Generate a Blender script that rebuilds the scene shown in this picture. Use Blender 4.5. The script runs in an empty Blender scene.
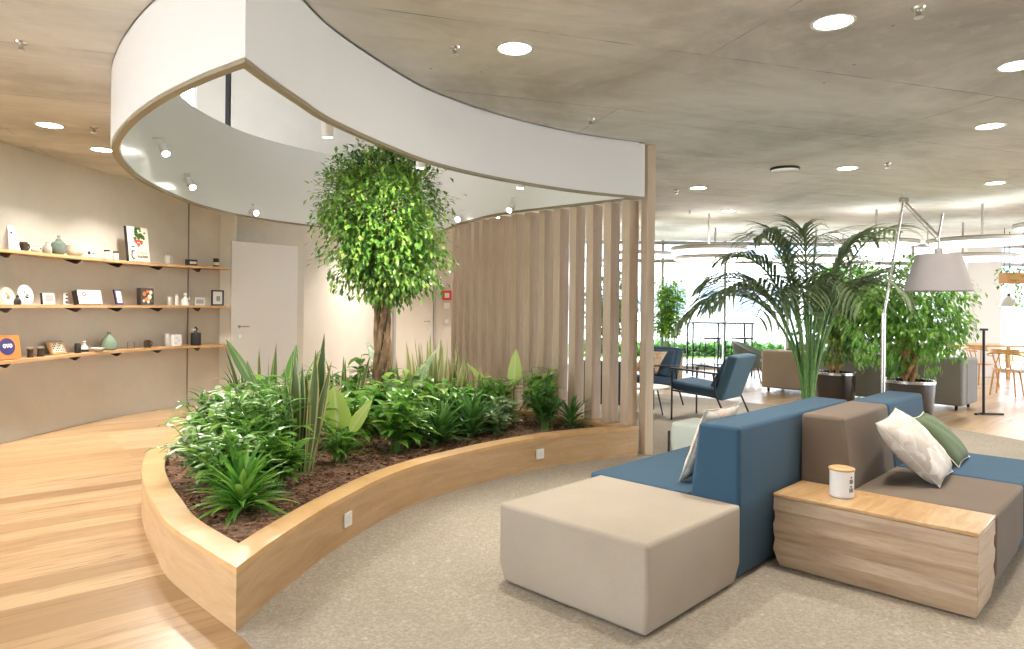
import bpy, bmesh, math, random
from mathutils import Vector as V, Matrix
PI = math.pi
sc = bpy.context.scene
COL = sc.collection
R = random.Random(11)

# ------------------------------------------------------------------ materials
def mat(name):
    m = bpy.data.materials.new(name); m.use_nodes = True
    nt = m.node_tree; b = nt.nodes['Principled BSDF']
    return m, nt, b
def N(nt, t, **k):
    n = nt.nodes.new(t)
    for a, v in k.items():
        if hasattr(n, a): setattr(n, a, v)
        else: n.inputs[a.replace('_', ' ')].default_value = v
    return n
def ramp(nt, fac, stops):
    r = N(nt, 'ShaderNodeValToRGB'); e = r.color_ramp.elements
    while len(e) < len(stops): e.new(.5)
    for q, (p, c) in zip(e, stops):
        q.position = p; q.color = (*c, 1)
    nt.links.new(fac, r.inputs[0]); return r.outputs[0]
def coords(nt, scale=(1, 1, 1), rot=(0, 0, 0), kind='Object'):
    tc = N(nt, 'ShaderNodeTexCoord'); mp = N(nt, 'ShaderNodeMapping')
    mp.inputs['Scale'].default_value = scale; mp.inputs['Rotation'].default_value = rot
    nt.links.new(tc.outputs[kind], mp.inputs[0]); return mp.outputs[0]
def noise(nt, vec, scale, detail=4, rough=.55, out='Fac', dist=0):
    n = N(nt, 'ShaderNodeTexNoise'); n.inputs['Scale'].default_value = scale
    n.inputs['Detail'].default_value = detail; n.inputs['Roughness'].default_value = rough
    n.inputs['Distortion'].default_value = dist
    nt.links.new(vec, n.inputs['Vector']); return n.outputs[out]
def mixc(nt, a, b, fac, mode='MIX'):
    m = N(nt, 'ShaderNodeMix', data_type='RGBA', blend_type=mode)
    for s, v in ((6, a), (7, b), (0, fac)):
        if hasattr(v, 'links'): nt.links.new(v, m.inputs[s])
        else: m.inputs[s].default_value = (*v, 1) if s != 0 else v
    return m.outputs[2]
def bump(nt, b, h, strength=.3, dist=.01):
    n = N(nt, 'ShaderNodeBump'); n.inputs['Strength'].default_value = strength; n.inputs['Distance'].default_value = dist
    nt.links.new(h, n.inputs['Height']); nt.links.new(n.outputs[0], b.inputs['Normal'])
def plain(name, c, rough=.5, metal=0, var=.06, scale=30, coat=0):
    m, nt, b = mat(name); co = coords(nt)
    n = noise(nt, co, scale, 3)
    lo = tuple(max(0, x * (1 - var)) for x in c); hi = tuple(min(1, x * (1 + var)) for x in c)
    nt.links.new(ramp(nt, n, [(.3, lo), (.7, hi)]), b.inputs['Base Color'])
    b.inputs['Roughness'].default_value = rough; b.inputs['Metallic'].default_value = metal
    if coat: b.inputs['Coat Weight'].default_value = coat
    return m
def fabric(name, c, c2=None, scale=260, rough=.95, sheen=.08):
    m, nt, b = mat(name); co = coords(nt)
    n = noise(nt, co, scale, 2, .7); big = noise(nt, co, 3, 3)
    c2 = c2 or tuple(x * .8 for x in c)
    col = ramp(nt, n, [(.35, c2), (.65, c)])
    col = mixc(nt, col, tuple(x * 1.1 for x in c), big)
    nt.links.new(col, b.inputs['Base Color']); b.inputs['Roughness'].default_value = rough
    b.inputs['Sheen Weight'].default_value = sheen; b.inputs['Specular IOR Level'].default_value = .2
    bump(nt, b, n, .25, .002); return m
def wood(name, c1, c2, c3=None, scale=(1, 12, 12), rot=(0, 0, 0), rough=.45, grain=5):
    m, nt, b = mat(name); co = coords(nt, scale, rot)
    n = noise(nt, co, 1.6, 6, .6, dist=.8); g = noise(nt, co, grain * 4, 3, .6)
    col = ramp(nt, n, [(.25, c2), (.5, c1), (.75, c3 or c1)])
    col = mixc(nt, col, c2, ramp(nt, g, [(.52, (0, 0, 0)), (.8, (.6, .6, .6))]))
    nt.links.new(col, b.inputs['Base Color']); b.inputs['Roughness'].default_value = rough
    bump(nt, b, g, .08, .002); return m
def glow(name, c, s):
    m, nt, b = mat(name); b.inputs['Base Color'].default_value = (*c, 1)
    b.inputs['Emission Color'].default_value = (*c, 1); b.inputs['Emission Strength'].default_value = s; return m
def leafmat(name, dark, mid, light, margin=None, mw=.18, rough=.35, trans=.25, mottle=0, rib=None):
    m, nt, b = mat(name); g = N(nt, 'ShaderNodeNewGeometry')
    col = ramp(nt, g.outputs['Random Per Island'], [(.0, dark), (.5, mid), (1., light)])
    uv = N(nt, 'ShaderNodeUVMap'); sx = N(nt, 'ShaderNodeSeparateXYZ'); nt.links.new(uv.outputs[0], sx.inputs[0])
    d = N(nt, 'ShaderNodeMath', operation='SUBTRACT'); nt.links.new(sx.outputs[0], d.inputs[0]); d.inputs[1].default_value = .5
    ab = N(nt, 'ShaderNodeMath', operation='ABSOLUTE'); nt.links.new(d.outputs[0], ab.inputs[0])
    if mottle:
        co = coords(nt); nn = noise(nt, co, mottle, 3, .7)
        col = mixc(nt, col, margin or light, ramp(nt, nn, [(.5, (0, 0, 0)), (.62, (.8, .8, .8))]))
    elif margin:
        k = N(nt, 'ShaderNodeMath', operation='GREATER_THAN'); nt.links.new(ab.outputs[0], k.inputs[0]); k.inputs[1].default_value = .5 - mw
        col = mixc(nt, col, margin, k.outputs[0])
    if rib:
        k = N(nt, 'ShaderNodeMath', operation='LESS_THAN'); nt.links.new(ab.outputs[0], k.inputs[0]); k.inputs[1].default_value = .06
        col = mixc(nt, col, rib, k.outputs[0])
    nt.links.new(col, b.inputs['Base Color']); b.inputs['Roughness'].default_value = rough
    tr = N(nt, 'ShaderNodeBsdfTranslucent'); nt.links.new(col, tr.inputs[0])
    mx = N(nt, 'ShaderNodeMixShader'); mx.inputs[0].default_value = trans
    nt.links.new(b.outputs[0], mx.inputs[1]); nt.links.new(tr.outputs[0], mx.inputs[2])
    nt.links.new(mx.outputs[0], nt.nodes['Material Output'].inputs[0]); return m
def glassmat(name, tint=(1, 1, 1), refl=.12):
    m, nt, b = mat(name); t = N(nt, 'ShaderNodeBsdfTransparent'); t.inputs[0].default_value = (*tint, 1)
    g = N(nt, 'ShaderNodeBsdfGlossy'); g.inputs['Roughness'].default_value = .03
    lw = N(nt, 'ShaderNodeLayerWeight'); lw.inputs[0].default_value = refl
    mx = N(nt, 'ShaderNodeMixShader'); nt.links.new(lw.outputs['Facing'], mx.inputs[0])
    ml = N(nt, 'ShaderNodeMath', operation='MULTIPLY'); nt.links.new(lw.outputs['Fresnel'], ml.inputs[0]); ml.inputs[1].default_value = 1
    nt.links.new(ml.outputs[0], mx.inputs[0])
    nt.links.new(t.outputs[0], mx.inputs[1]); nt.links.new(g.outputs[0], mx.inputs[2])
    nt.links.new(mx.outputs[0], nt.nodes['Material Output'].inputs[0]); return m

def planks(name, tones, ang, plank=.19, length=2.3, rough=.3, line=(.22, .12, .05)):
    m, nt, b = mat(name); co = coords(nt, rot=(0, 0, -ang))
    br = N(nt, 'ShaderNodeTexBrick'); br.offset = .37; br.offset_frequency = 2
    nt.links.new(co, br.inputs['Vector'])
    for k, v in (('Scale', 1), ('Mortar Size', .0025), ('Mortar Smooth', .2), ('Bias', 0), ('Brick Width', length), ('Row Height', plank)): br.inputs[k].default_value = v
    br.inputs['Color1'].default_value = (0, 0, 0, 1); br.inputs['Color2'].default_value = (1, 1, 1, 1); br.inputs['Mortar'].default_value = (.5, .5, .5, 1)
    tone = ramp(nt, br.outputs['Color'], [(0, tones[0]), (.5, tones[1]), (1, tones[2])])
    st = N(nt, 'ShaderNodeMapping'); st.inputs['Scale'].default_value = (.7, 9, 1); nt.links.new(co, st.inputs[0])
    n = noise(nt, st.outputs[0], 2.2, 7, .65, dist=1.0)
    n2 = noise(nt, st.outputs[0], 1.1, 4, .6, dist=2.0)
    col = mixc(nt, tone, tones[3], ramp(nt, n, [(.45, (0, 0, 0)), (.72, (.7, .7, .7))]))
    col = mixc(nt, col, line, ramp(nt, n2, [(.60, (0, 0, 0)), (.68, (.85, .85, .85))]))
    col = mixc(nt, col, line, ramp(nt, br.outputs['Fac'], [(.0, (0, 0, 0)), (1, (.6, .6, .6))]))
    nt.links.new(col, b.inputs['Base Color']); b.inputs['Roughness'].default_value = rough
    bump(nt, b, n, .06, .003); return m
def concrete(name, base, dark, light, ang=0, boards=True, rough=.75, stain=1.):
    m, nt, b = mat(name); co = coords(nt, rot=(0, 0, ang))
    n1 = noise(nt, co, .55, 6, .62, dist=.6); n2 = noise(nt, co, 6, 6, .7); st = N(nt, 'ShaderNodeMapping'); st.inputs['Scale'].default_value = (.35, 2.2, 1); nt.links.new(co, st.inputs[0])
    n3 = noise(nt, st.outputs[0], 1.3, 6, .7, dist=1.2)
    col = ramp(nt, n1, [(.3, dark), (.5, base), (.72, light)])
    col = mixc(nt, col, dark, ramp(nt, n3, [(.5, (0, 0, 0)), (.75, (.55 * stain,) * 3)]))
    col = mixc(nt, col, light, ramp(nt, n2, [(.52, (0, 0, 0)), (.75, (.4,) * 3)]))
    if boards:
        br = N(nt, 'ShaderNodeTexBrick'); br.offset = .5; nt.links.new(co, br.inputs['Vector'])
        for k, v in (('Scale', 1), ('Mortar Size', .006), ('Mortar Smooth', .4), ('Bias', 0), ('Brick Width', 5.), ('Row Height', 1.25)): br.inputs[k].default_value = v
        wob = noise(nt, co, 1.7, 4, .7)
        ml = N(nt, 'ShaderNodeMath', operation='MULTIPLY'); nt.links.new(br.outputs['Fac'], ml.inputs[0])
        nt.links.new(ramp(nt, wob, [(.42, (0, 0, 0)), (.6, (.85,) * 3)]), ml.inputs[1])
        col = mixc(nt, col, tuple(x * .45 for x in dark), ml.outputs[0])
        pit = N(nt, 'ShaderNodeTexVoronoi'); pit.inputs['Scale'].default_value = 2.3; nt.links.new(co, pit.inputs['Vector'])
        col = mixc(nt, col, tuple(x * .4 for x in dark), ramp(nt, pit.outputs['Distance'], [(.015, (.8,) * 3), (.035, (0, 0, 0))]))
    nt.links.new(col, b.inputs['Base Color']); b.inputs['Roughness'].default_value = rough
    bump(nt, b, n2, .12, .004); return m
def carpetmat():
    m, nt, b = mat('loop_carpet'); co = coords(nt)
    n = noise(nt, co, 70, 3, .8); v = N(nt, 'ShaderNodeTexVoronoi'); v.inputs['Scale'].default_value = 55; nt.links.new(co, v.inputs['Vector'])
    big = noise(nt, co, 1.2, 3)
    col = ramp(nt, n, [(.3, (.235, .20, .155)), (.5, (.335, .29, .235)), (.7, (.45, .40, .33))])
    col = mixc(nt, col, (.52, .475, .405), ramp(nt, v.outputs['Color'], [(.78, (0, 0, 0)), (.95, (.5,) * 3)]))
    col = mixc(nt, col, (.25, .22, .18), ramp(nt, big, [(.4, (0, 0, 0)), (.7, (.35,) * 3)]))
    nt.links.new(col, b.inputs['Base Color']); b.inputs['Roughness'].default_value = 1
    bump(nt, b, n, .5, .006); return m

M = dict(
    carpet=carpetmat(),
    floor=planks('oak_floor', [(.33, .205, .10), (.47, .31, .165), (.58, .415, .25), (.25, .14, .065)], math.radians(40), rough=.3),
    ceil=concrete('cast_ceiling', (.62, .60, .545), (.38, .36, .315), (.80, .785, .74), math.radians(-18)),
    wallc=concrete('smooth_wall', (.68, .65, .575), (.60, .57, .495), (.75, .72, .65), 0, False, .7, .5),
    wallp=plain('painted_wall', (.62, .575, .51), .7, var=.03, scale=2),
    white=plain('white_lacquer', (.87, .86, .83), .28, var=.01, scale=2),
    white_matt=plain('white_paint', (.80, .79, .765), .5, var=.01, scale=2),
    rim=plain('olive_trim', (.30, .25, .16), .5),
    oakp=wood('planter_oak', (.52, .34, .18), (.42, .26, .125), (.60, .41, .235), (1.2, 1.2, 9), rough=.4),
    oaktop=wood('planter_rim_oak', (.62, .38, .17), (.50, .29, .12), (.70, .46, .23), (2, 2, 4), rough=.35),
    slat=wood('screen_oak', (.56, .43, .31), (.47, .345, .24), (.64, .51, .38), (9, 9, .8), rough=.55),
    slat2=wood('post_oak', (.62, .50, .37), (.53, .41, .29), (.70, .57, .43), (9, 9, .8), rough=.55),
    shelf=wood('shelf_oak', (.55, .34, .155), (.42, .24, .10), (.63, .42, .21), (9, 1.2, 9), rough=.4),
    block=wood('block_ash', (.48, .35, .235), (.29, .19, .115), (.60, .46, .33), (.6, .6, 7), rough=.5),
    blocktop=wood('block_top_oak', (.50, .31, .15), (.40, .235, .10), (.58, .39, .21), (2, 9, 9), rot=(0, 0, math.radians(-46)), rough=.22),
    soil=None,
    taupe=fabric('taupe_fabric', (.38, .325, .26)),
    brown=fabric('brown_fabric', (.155, .118, .088)),
    blue=fabric('blue_fabric', (.038, .086, .138), (.025, .062, .105)),
    navy=fabric('navy_fabric', (.05, .09, .14)),
    steelblue=fabric('slate_blue_fabric', (.08, .15, .205)),
    tan=fabric('tan_fabric', (.42, .35, .28)),
    grey=fabric('grey_fabric', (.23, .22, .21)),
    greygreen=fabric('green_grey_fabric', (.16, .19, .17)),
    sage=fabric('sage_fabric', (.115, .155, .09)),
    beigecush=None, printcush=None,
    pouf=fabric('pale_green_fabric', (.60, .65, .58)),
    black=plain('black_metal', (.02, .02, .022), .4, .3),
    dkplastic=plain('dark_pot', (.035, .028, .025), .22, coat=.4),
    steel=plain('brushed_steel', (.62, .60, .57), .25, 1.),
    lampgrey=fabric('shade_fabric', (.36, .335, .33), (.31, .285, .28), 400),
    bark=None, glass=glassmat('clear_glass'),
    lens=glow('lamp_lens', (1, .93, .82), 30), spotlens=glow('spot_lens', (1, .95, .86), 60),
    disc=glow('disc_lens', (1, .97, .92), 2.2), off_lens=plain('frosted_lens', (.8, .79, .76), .4),
    orangewood=wood('chair_beech', (.62, .34, .13), (.48, .25, .09), (.72, .43, .19), (6, 6, 2), rough=.35),
    terracotta=plain('terracotta', (.55, .27, .11), .8), linenpot=wood('pale_pot_wood', (.62, .50, .37), (.52, .40, .28), scale=(4, 4, 1)),
    wplastic=plain('white_plastic', (.85, .84, .82), .35, var=.01), red=plain('red_plastic', (.55, .04, .03), .35),
    grass=plain('lawn', (.18, .33, .08), 1, var=.4, scale=3), paving=plain('paving', (.74, .74, .72), .9, var=.1, scale=2),
    facade=plain('pale_facade', (.72, .74, .76), .8, var=.03), winblue=plain('dark_panes', (.18, .24, .30), .1),
    ink=plain('ink_black', (.02, .02, .02), .5), teal=plain('teal_glaze', (.17, .22, .20), .15, coat=.5),
    cream=plain('cream_glaze', (.72, .67, .55), .2, coat=.5, var=.12, scale=40), greyg=plain('grey_glaze', (.36, .34, .31), .35),
    choc=plain('dark_brown_glaze', (.05, .03, .02), .25), gglass=plain('green_bottle', (.20, .29, .22), .08, coat=.6),
    silver=plain('silver_tin', (.7, .69, .66), .3, .8), orange=plain('orange_card', (.75, .23, .05), .6),
    violet=plain('blue_violet_print', (.035, .03, .16), .5), papers=plain('cream_paper', (.80, .74, .62), .7),
    leafprint=plain('green_print', (.07, .16, .04), .7), berry=plain('red_print', (.50, .06, .04), .6),
    cork=plain('cork', (.60, .38, .20), .8), gold=plain('olive_gold', (.45, .36, .12), .4, .4),
)
def mk_soil():
    m, nt, b = mat('bark_mulch'); co = coords(nt); v = N(nt, 'ShaderNodeTexVoronoi'); v.inputs['Scale'].default_value = 42; nt.links.new(co, v.inputs['Vector'])
    n = noise(nt, co, 2.5, 3)
    c = ramp(nt, v.outputs['Color'], [(.1, (.07, .03, .018)), (.5, (.17, .08, .045)), (.9, (.34, .19, .12))])
    c = mixc(nt, c, (.45, .33, .24), ramp(nt, n, [(.5, (0, 0, 0)), (.7, (.45,) * 3)]))
    nt.links.new(c, b.inputs['Base Color']); b.inputs['Roughness'].default_value = .95; bump(nt, b, v.outputs['Distance'], .9, .02); return m
def mk_bark():
    m, nt, b = mat('twisted_bark'); co = coords(nt, (1, 1, .35)); n = noise(nt, co, 26, 6, .75, dist=.6)
    nt.links.new(ramp(nt, n, [(.3, (.045, .025, .014)), (.5, (.17, .10, .055)), (.72, (.38, .26, .16))]), b.inputs['Base Color']); b.inputs['Roughness'].default_value = .9; bump(nt, b, n, .8, .02); return m
def mk_cush(name, base, marks, sc_, kind='tri'):
    m, nt, b = mat(name); co = coords(nt)
    v = N(nt, 'ShaderNodeTexVoronoi', distance='CHEBYCHEV'); v.inputs['Scale'].default_value = sc_; nt.links.new(co, v.inputs['Vector'])
    c = ramp(nt, v.outputs['Color'], [(0, base), (.45, marks[0]), (.7, marks[1]), (1, marks[2])]); c = mixc(nt, base, c, .85)
    nt.links.new(c, b.inputs['Base Color']); b.inputs['Roughness'].default_value = .95; bump(nt, b, noise(nt, co, 250, 2), .2, .002); return m
M['soil'] = mk_soil(); M['bark'] = mk_bark()
M['beigecush'] = mk_cush('beige_triangle_print', (.66, .60, .53), [(.50, .45, .39), (.74, .70, .64), (.82, .79, .74)], 15)
M['printcush'] = mk_cush('multicolour_print', (.70, .66, .58), [(.40, .45, .40), (.62, .42, .33), (.75, .73, .68)], 24)
L = dict(
    ficus=leafmat('ficus_leaf', (.03, .09, .018), (.11, .26, .04), (.32, .46, .09), rough=.3, trans=.35),
    deep=leafmat('deep_green_leaf', (.045, .13, .03), (.085, .22, .045), (.14, .33, .07), rough=.3),
    bright=leafmat('fresh_green_leaf', (.08, .24, .035), (.18, .42, .06), (.34, .58, .12), rough=.32, trans=.35),
    varieg=leafmat('variegated_leaf', (.06, .18, .04), (.12, .28, .07), (.24, .42, .12), margin=(.36, .50, .20), mottle=16, trans=.3),
    lime=leafmat('lime_leaf', (.32, .48, .07), (.45, .62, .14), (.55, .68, .22), rib=(.62, .70, .35), trans=.4),
    sans=leafmat('snake_leaf', (.05, .11, .035), (.10, .17, .06), (.16, .22, .09), margin=(.52, .50, .22), mw=.14, rough=.35, trans=.1),
    sansp=leafmat('pale_snake_leaf', (.16, .21, .08), (.27, .30, .13), (.40, .40, .20), margin=(.60, .56, .30), mw=.2, trans=.15),
    paddle=leafmat('paddle_leaf', (.05, .17, .03), (.10, .27, .05), (.17, .36, .07), rib=(.30, .45, .14), trans=.3),
    white=leafmat('white_veined_leaf', (.10, .22, .07), (.18, .32, .12), (.28, .40, .2), margin=(.72, .76, .60), mottle=9, trans=.25),
    bamboo=leafmat('bamboo_leaf', (.14, .34, .05), (.26, .50, .08), (.42, .62, .14), trans=.6),
    palm=leafmat('palm_leaf', (.10, .16, .08), (.17, .25, .12), (.30, .37, .20), rough=.4, trans=.2),
    stem=plain('green_stem', (.13, .27, .06), .5, var=.2), twig=plain('brown_twig', (.16, .10, .055), .8),
)

# ------------------------------------------------------------------ mesh building
class MB:
    def __init__(s): s.v = []; s.f = []; s.uv = {}; s.mi = []; s.m = 0
    def add(s, vs, fs, uvs=None):
        o = len(s.v); s.v += [tuple(p) for p in vs]
        for k, f in enumerate(fs):
            if uvs: s.uv[len(s.f)] = [uvs[i] for i in f]
            s.f.append(tuple(i + o for i in f)); s.mi.append(s.m)
        return s
    def box(s, c, d, rz=0, mtx=None, taper=1):
        x, y, z = (q / 2 for q in d); pts = [V((a * x * (taper if e > 0 else 1), b * y * (taper if e > 0 else 1), e * z)) for e in (-1, 1) for a, b in ((-1, -1), (1, -1), (1, 1), (-1, 1))]
        T = mtx or Matrix.Rotation(rz, 4, 'Z'); pts = [T @ p + V(c) for p in pts]
        return s.add(pts, [(3, 2, 1, 0), (4, 5, 6, 7), (0, 1, 5, 4), (1, 2, 6, 5), (2, 3, 7, 6), (3, 0, 4, 7)])
    def tube(s, pts, r, n=8, cap=True):
        pts = [V(p) for p in pts]; k = len(pts); rs = r if isinstance(r, (list, tuple)) else [r] * k
        vs = []; up = None
        for i, p in enumerate(pts):
            d = (pts[min(i + 1, k - 1)] - pts[max(i - 1, 0)]).normalized()
            if up is None: up = V((0, 0, 1)) if abs(d.z) < .9 else V((1, 0, 0))
            a = d.cross(up).normalized(); b = a.cross(d).normalized(); up = b
            vs += [p + (a * math.cos(2 * PI * j / n) + b * math.sin(2 * PI * j / n)) * rs[i] for j in range(n)]
        fs = [(i * n + j, i * n + (j + 1) % n, (i + 1) * n + (j + 1) % n, (i + 1) * n + j) for i in range(k - 1) for j in range(n)]
        if cap: fs += [tuple(range(n - 1, -1, -1)), tuple((k - 1) * n + j for j in range(n))]
        return s.add(vs, [f[::-1] for f in fs])
    def lathe(s, prof, n=24, c=(0, 0, 0), closed=True):
        vs = [(c[0] + r * math.cos(2 * PI * j / n), c[1] + r * math.sin(2 * PI * j / n), c[2] + z) for r, z in prof for j in range(n)]
        k = len(prof); fs = [(i * n + j, i * n + (j + 1) % n, (i + 1) * n + (j + 1) % n, (i + 1) * n + j) for i in range(k - 1) for j in range(n)]
        if closed: fs += [tuple(range(n - 1, -1, -1)), tuple((k - 1) * n + j for j in range(n))]
        return s.add(vs, fs)
    def prism(s, poly, z0, z1):
        n = len(poly); vs = [(x, y, z0) for x, y in poly] + [(x, y, z1) for x, y in poly]
        return s.add(vs, [tuple(range(n - 1, -1, -1)), tuple(range(n, 2 * n))] + [(i, (i + 1) % n, n + (i + 1) % n, n + i) for i in range(n)])
    def rings(s, loops, cap=True):                       # loops of equal length, stacked
        n = len(loops[0]); vs = [p for l in loops for p in l]; k = len(loops)
        fs = [(i * n + j, i * n + (j + 1) % n, (i + 1) * n + (j + 1) % n, (i + 1) * n + j) for i in range(k - 1) for j in range(n)]
        if cap: fs += [tuple(range(n - 1, -1, -1)), tuple((k - 1) * n + j for j in range(n))]
        return s.add(vs, fs)
    def leaf(s, base, d, ln, w, bend=.8, fold=.2, n=5, prof='lance', side=None, twist=0):
        p = V(base); d = V(d).normalized(); up = V((0, 0, 1))
        sd = V(side).normalized() if side is not None else d.cross(up)
        if sd.length < .1: sd = V((1, 0, 0))
        sd.normalize(); vs = []; uv = []; st = ln / n
        for i in range(n + 1):
            t = i / n
            if prof == 'lance': wd = math.sin(PI * min(1, t ** .75 * .97 + .03)) ** .9
            elif prof == 'sword': wd = (.55 + .45 * math.sin(PI * min(t * 1.1, 1))) * (1 if t < .7 else max(0, (1 - t) / .3) ** .6)
            elif prof == 'ovate': wd = math.sin(PI * t ** .6) ** .8 if 0 < t < 1 else 0
            else: wd = (1 - t) ** .5 * min(1, t * 6 + .3)
            wd = max(wd, .02) * w / 2
            nrm = sd.cross(d).normalized()
            q = Matrix.Rotation(twist * t, 3, d) @ sd
            vs += [p + q * wd + nrm * fold * wd, p.copy(), p - q * wd + nrm * fold * wd]; uv += [(0, t), (.5, t), (1, t)]
            if i < n:
                p = p + d * st
                ax = d.cross(up)
                if ax.length > .05: d = (Matrix.Rotation(-bend / n, 3, ax.normalized()) @ d).normalized()
        fs = []
        for i in range(n):
            a = i * 3; fs += [(a, a + 1, a + 4, a + 3), (a + 1, a + 2, a + 5, a + 4)]
        return s.add(vs, fs, uv)
    def build(s, name, m, parent=None, smooth=False, bevel=0, loc=None, rz=None, seg=2, sub=0):
        me = bpy.data.meshes.new(name); me.from_pydata(s.v, [], s.f); me.update()
        if s.uv:
            ul = me.uv_layers.new(name='UVMap')
            for pi, uvs in s.uv.items():
                ls = me.polygons[pi].loop_start
                for k, c in enumerate(uvs): ul.data[ls + k].uv = c
        ms = m if isinstance(m, (list, tuple)) else [m]
        for q in ms: me.materials.append(q)
        if len(ms) > 1:
            for p, k in zip(me.polygons, s.mi): p.material_index = k
        o = bpy.data.objects.new(name, me); COL.objects.link(o)
        if parent is not None: o.parent = parent
        if loc is not None: o.location = loc
        if rz is not None: o.rotation_euler.z = rz
        if bevel:
            b = o.modifiers.new('bevel', 'BEVEL'); b.width = bevel; b.segments = seg; b.limit_method = 'ANGLE'; b.angle_limit = math.radians(30)
        if sub:
            b = o.modifiers.new('sub', 'SUBSURF'); b.levels = b.render_levels = sub
        if smooth or bevel:
            for p in me.polygons: p.use_smooth = True
            if bevel or smooth == 'auto':
                try: me.set_sharp_from_angle(angle=math.radians(35 if not bevel else 50))
                except Exception: pass
        return o
def tag(o, label, cat, group=None, kind=None):
    if label: o['label'] = label
    if cat: o['category'] = cat
    if group: o['group'] = group
    if kind: o['kind'] = kind
    return o
def thing(name, label, cat, loc=(0, 0, 0), rz=0, group=None):
    o = bpy.data.objects.new(name, None); COL.objects.link(o); o.location = loc; o.rotation_euler = (0, 0, rz); o.empty_display_size = .1
    return tag(o, label, cat, group)
def struct(o): o['kind'] = 'structure'; return o
KIDS = {}
def copy_tree(o, loc, rz=None, label=None, group=None, parent=None, scale=None):
    c = o.copy(); COL.objects.link(c)
    if parent is not None: c.parent = parent
    if loc is not None: c.location = loc
    if rz is not None: c.rotation_euler.z = rz
    if label: c['label'] = label
    if group: c['group'] = group
    if scale: c.scale = scale if isinstance(scale, (tuple, list)) else (scale,) * 3
    for k in [q for q in bpy.data.objects if q.parent == o]: copy_tree(k, None, parent=c)
    return c
def text(name, body, size, m, parent, mtx, ext=.001, align='CENTER', bold=0):
    cu = bpy.data.curves.new(name, 'FONT'); cu.body = body; cu.size = size; cu.extrude = ext; cu.align_x = align; cu.offset = bold
    o = bpy.data.objects.new(name, cu); COL.objects.link(o)
    dg = bpy.context.evaluated_depsgraph_get(); me = bpy.data.meshes.new_from_object(o.evaluated_get(dg)); bpy.data.objects.remove(o)
    me.name = name; me.materials.clear(); me.materials.append(m); me.transform(mtx)
    o = bpy.data.objects.new(name, me); COL.objects.link(o); o.parent = parent; return o

def catmull(pts, k=6):
    P = [V((*p, 0)) if len(p) == 2 else V(p) for p in pts]; out = []
    for i in range(len(P) - 1):
        a = P[i - 1] if i else P[i] * 2 - P[i + 1]; b, c = P[i], P[i + 1]; d = P[i + 2] if i + 2 < len(P) else P[i + 1] * 2 - P[i]
        for j in range(k):
            t = j / k; out.append(.5 * ((2 * b) + (c - a) * t + (2 * a - 5 * b + 4 * c - d) * t * t + (3 * b - a - 3 * c + d) * t ** 3))
    out.append(P[-1]); return [(p.x, p.y) for p in out] if len(pts[0]) == 2 else out
def inset(poly, d):                                      # poly counter-clockwise: inwards for d > 0
    n = len(poly); out = []
    for i in range(n):
        p0, p1, p2 = (V(poly[(i + k) % n]) for k in (-1, 0, 1))
        a = (p1 - p0).normalized(); b = (p2 - p1).normalized()
        na, nb = V((-a.y, a.x)), V((-b.y, b.x)); s = na + nb; s = s / max(.25, s.length_squared / 2) if s.length > .01 else na
        out.append(tuple(p1 + s * d))
    if abs(d) > .02:                                     # collapse folded vertices next to a sharp corner onto its mitre
        def dist(p):
            best = 9
            for i in range(n):
                a, b = V(poly[i - 1]), V(poly[i]); ab = b - a; u = max(0, min(1, (V(p) - a).dot(ab) / ab.length_squared)); best = min(best, (V(p) - a - ab * u).length)
            return best
        ok = [dist(p) > abs(d) * .93 for p in out]; res = list(out)
        for i in range(n):
            if not ok[i]:
                for k in range(1, n):
                    if ok[(i + k) % n]: a = (k, out[(i + k) % n]); break
                for k in range(1, n):
                    if ok[(i - k) % n]: b = (k, out[(i - k) % n]); break
                res[i] = tuple((V(a[1]) + V(b[1])) / 2)
        out = res
    return out
def ring_wall(m, outer, inner, z0, z1):
    n = len(outer); vs = [(*p, z0) for p in outer] + [(*p, z1) for p in outer] + [(*p, z1) for p in inner] + [(*p, z0) for p in inner]
    fs = []
    for i in range(n):
        j = (i + 1) % n
        for a, b in ((0, 1), (1, 2), (2, 3), (3, 0)): fs.append((a * n + i, a * n + j, b * n + j, b * n + i))
    return m.add(vs, fs)

# ------------------------------------------------------------------ outlines (metres, counter-clockwise)
CEIL = 3.04; DB = 2.50
right_arc = catmull([(-1.2, 3.03), (-1.165, 3.34), (-1.105, 3.70), (-1.02, 4.08), (-.845, 4.66), (-.62, 5.10), (-.38, 5.43), (-.04, 5.83), (.505, 6.31), (1.235, 6.69)], 5)
p_left = catmull([(1.235, 6.69), (1.0, 6.98), (.45, 7.5), (-.08, 8.05), (-.55, 8.75), (-.85, 9.3), (-1.15, 9.72), (-1.6, 9.8), (-2.15, 9.5), (-2.75, 8.75), (-3.08, 7.9), (-3.12, 7.0), (-3.02, 6.2), (-2.86, 5.5), (-2.6, 4.87), (-2.32, 4.38), (-2.05, 3.98), (-1.8, 3.63), (-1.5, 3.32), (-1.2, 3.03)], 5)
planter = right_arc[:-1] + p_left[:-1]
d_right = catmull([(-1.17, 2.99), (-1.15, 3.25), (-1.105, 3.6), (-1.04, 4.0), (-.80, 4.69), (-.56, 5.18), (-.10, 5.74), (.57, 6.30), (1.27, 6.66)], 5)
d_left = catmull([(1.27, 6.66), (.95, 6.95), (.4, 7.45), (-.14, 8.0), (-.63, 8.91), (-.89, 9.6), (-1.10, 10.1), (-1.5, 10.28), (-2.1, 10.0), (-2.74, 9.4), (-3.27, 8.5), (-3.44, 7.6), (-3.40, 6.86), (-3.26, 6.0), (-3.07, 5.4), (-2.86, 4.9), (-2.62, 4.5), (-2.24, 4.0), (-1.86, 3.58), (-1.5, 3.25), (-1.17, 2.99)], 5)
drum = d_right[:-1] + d_left[:-1]

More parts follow.
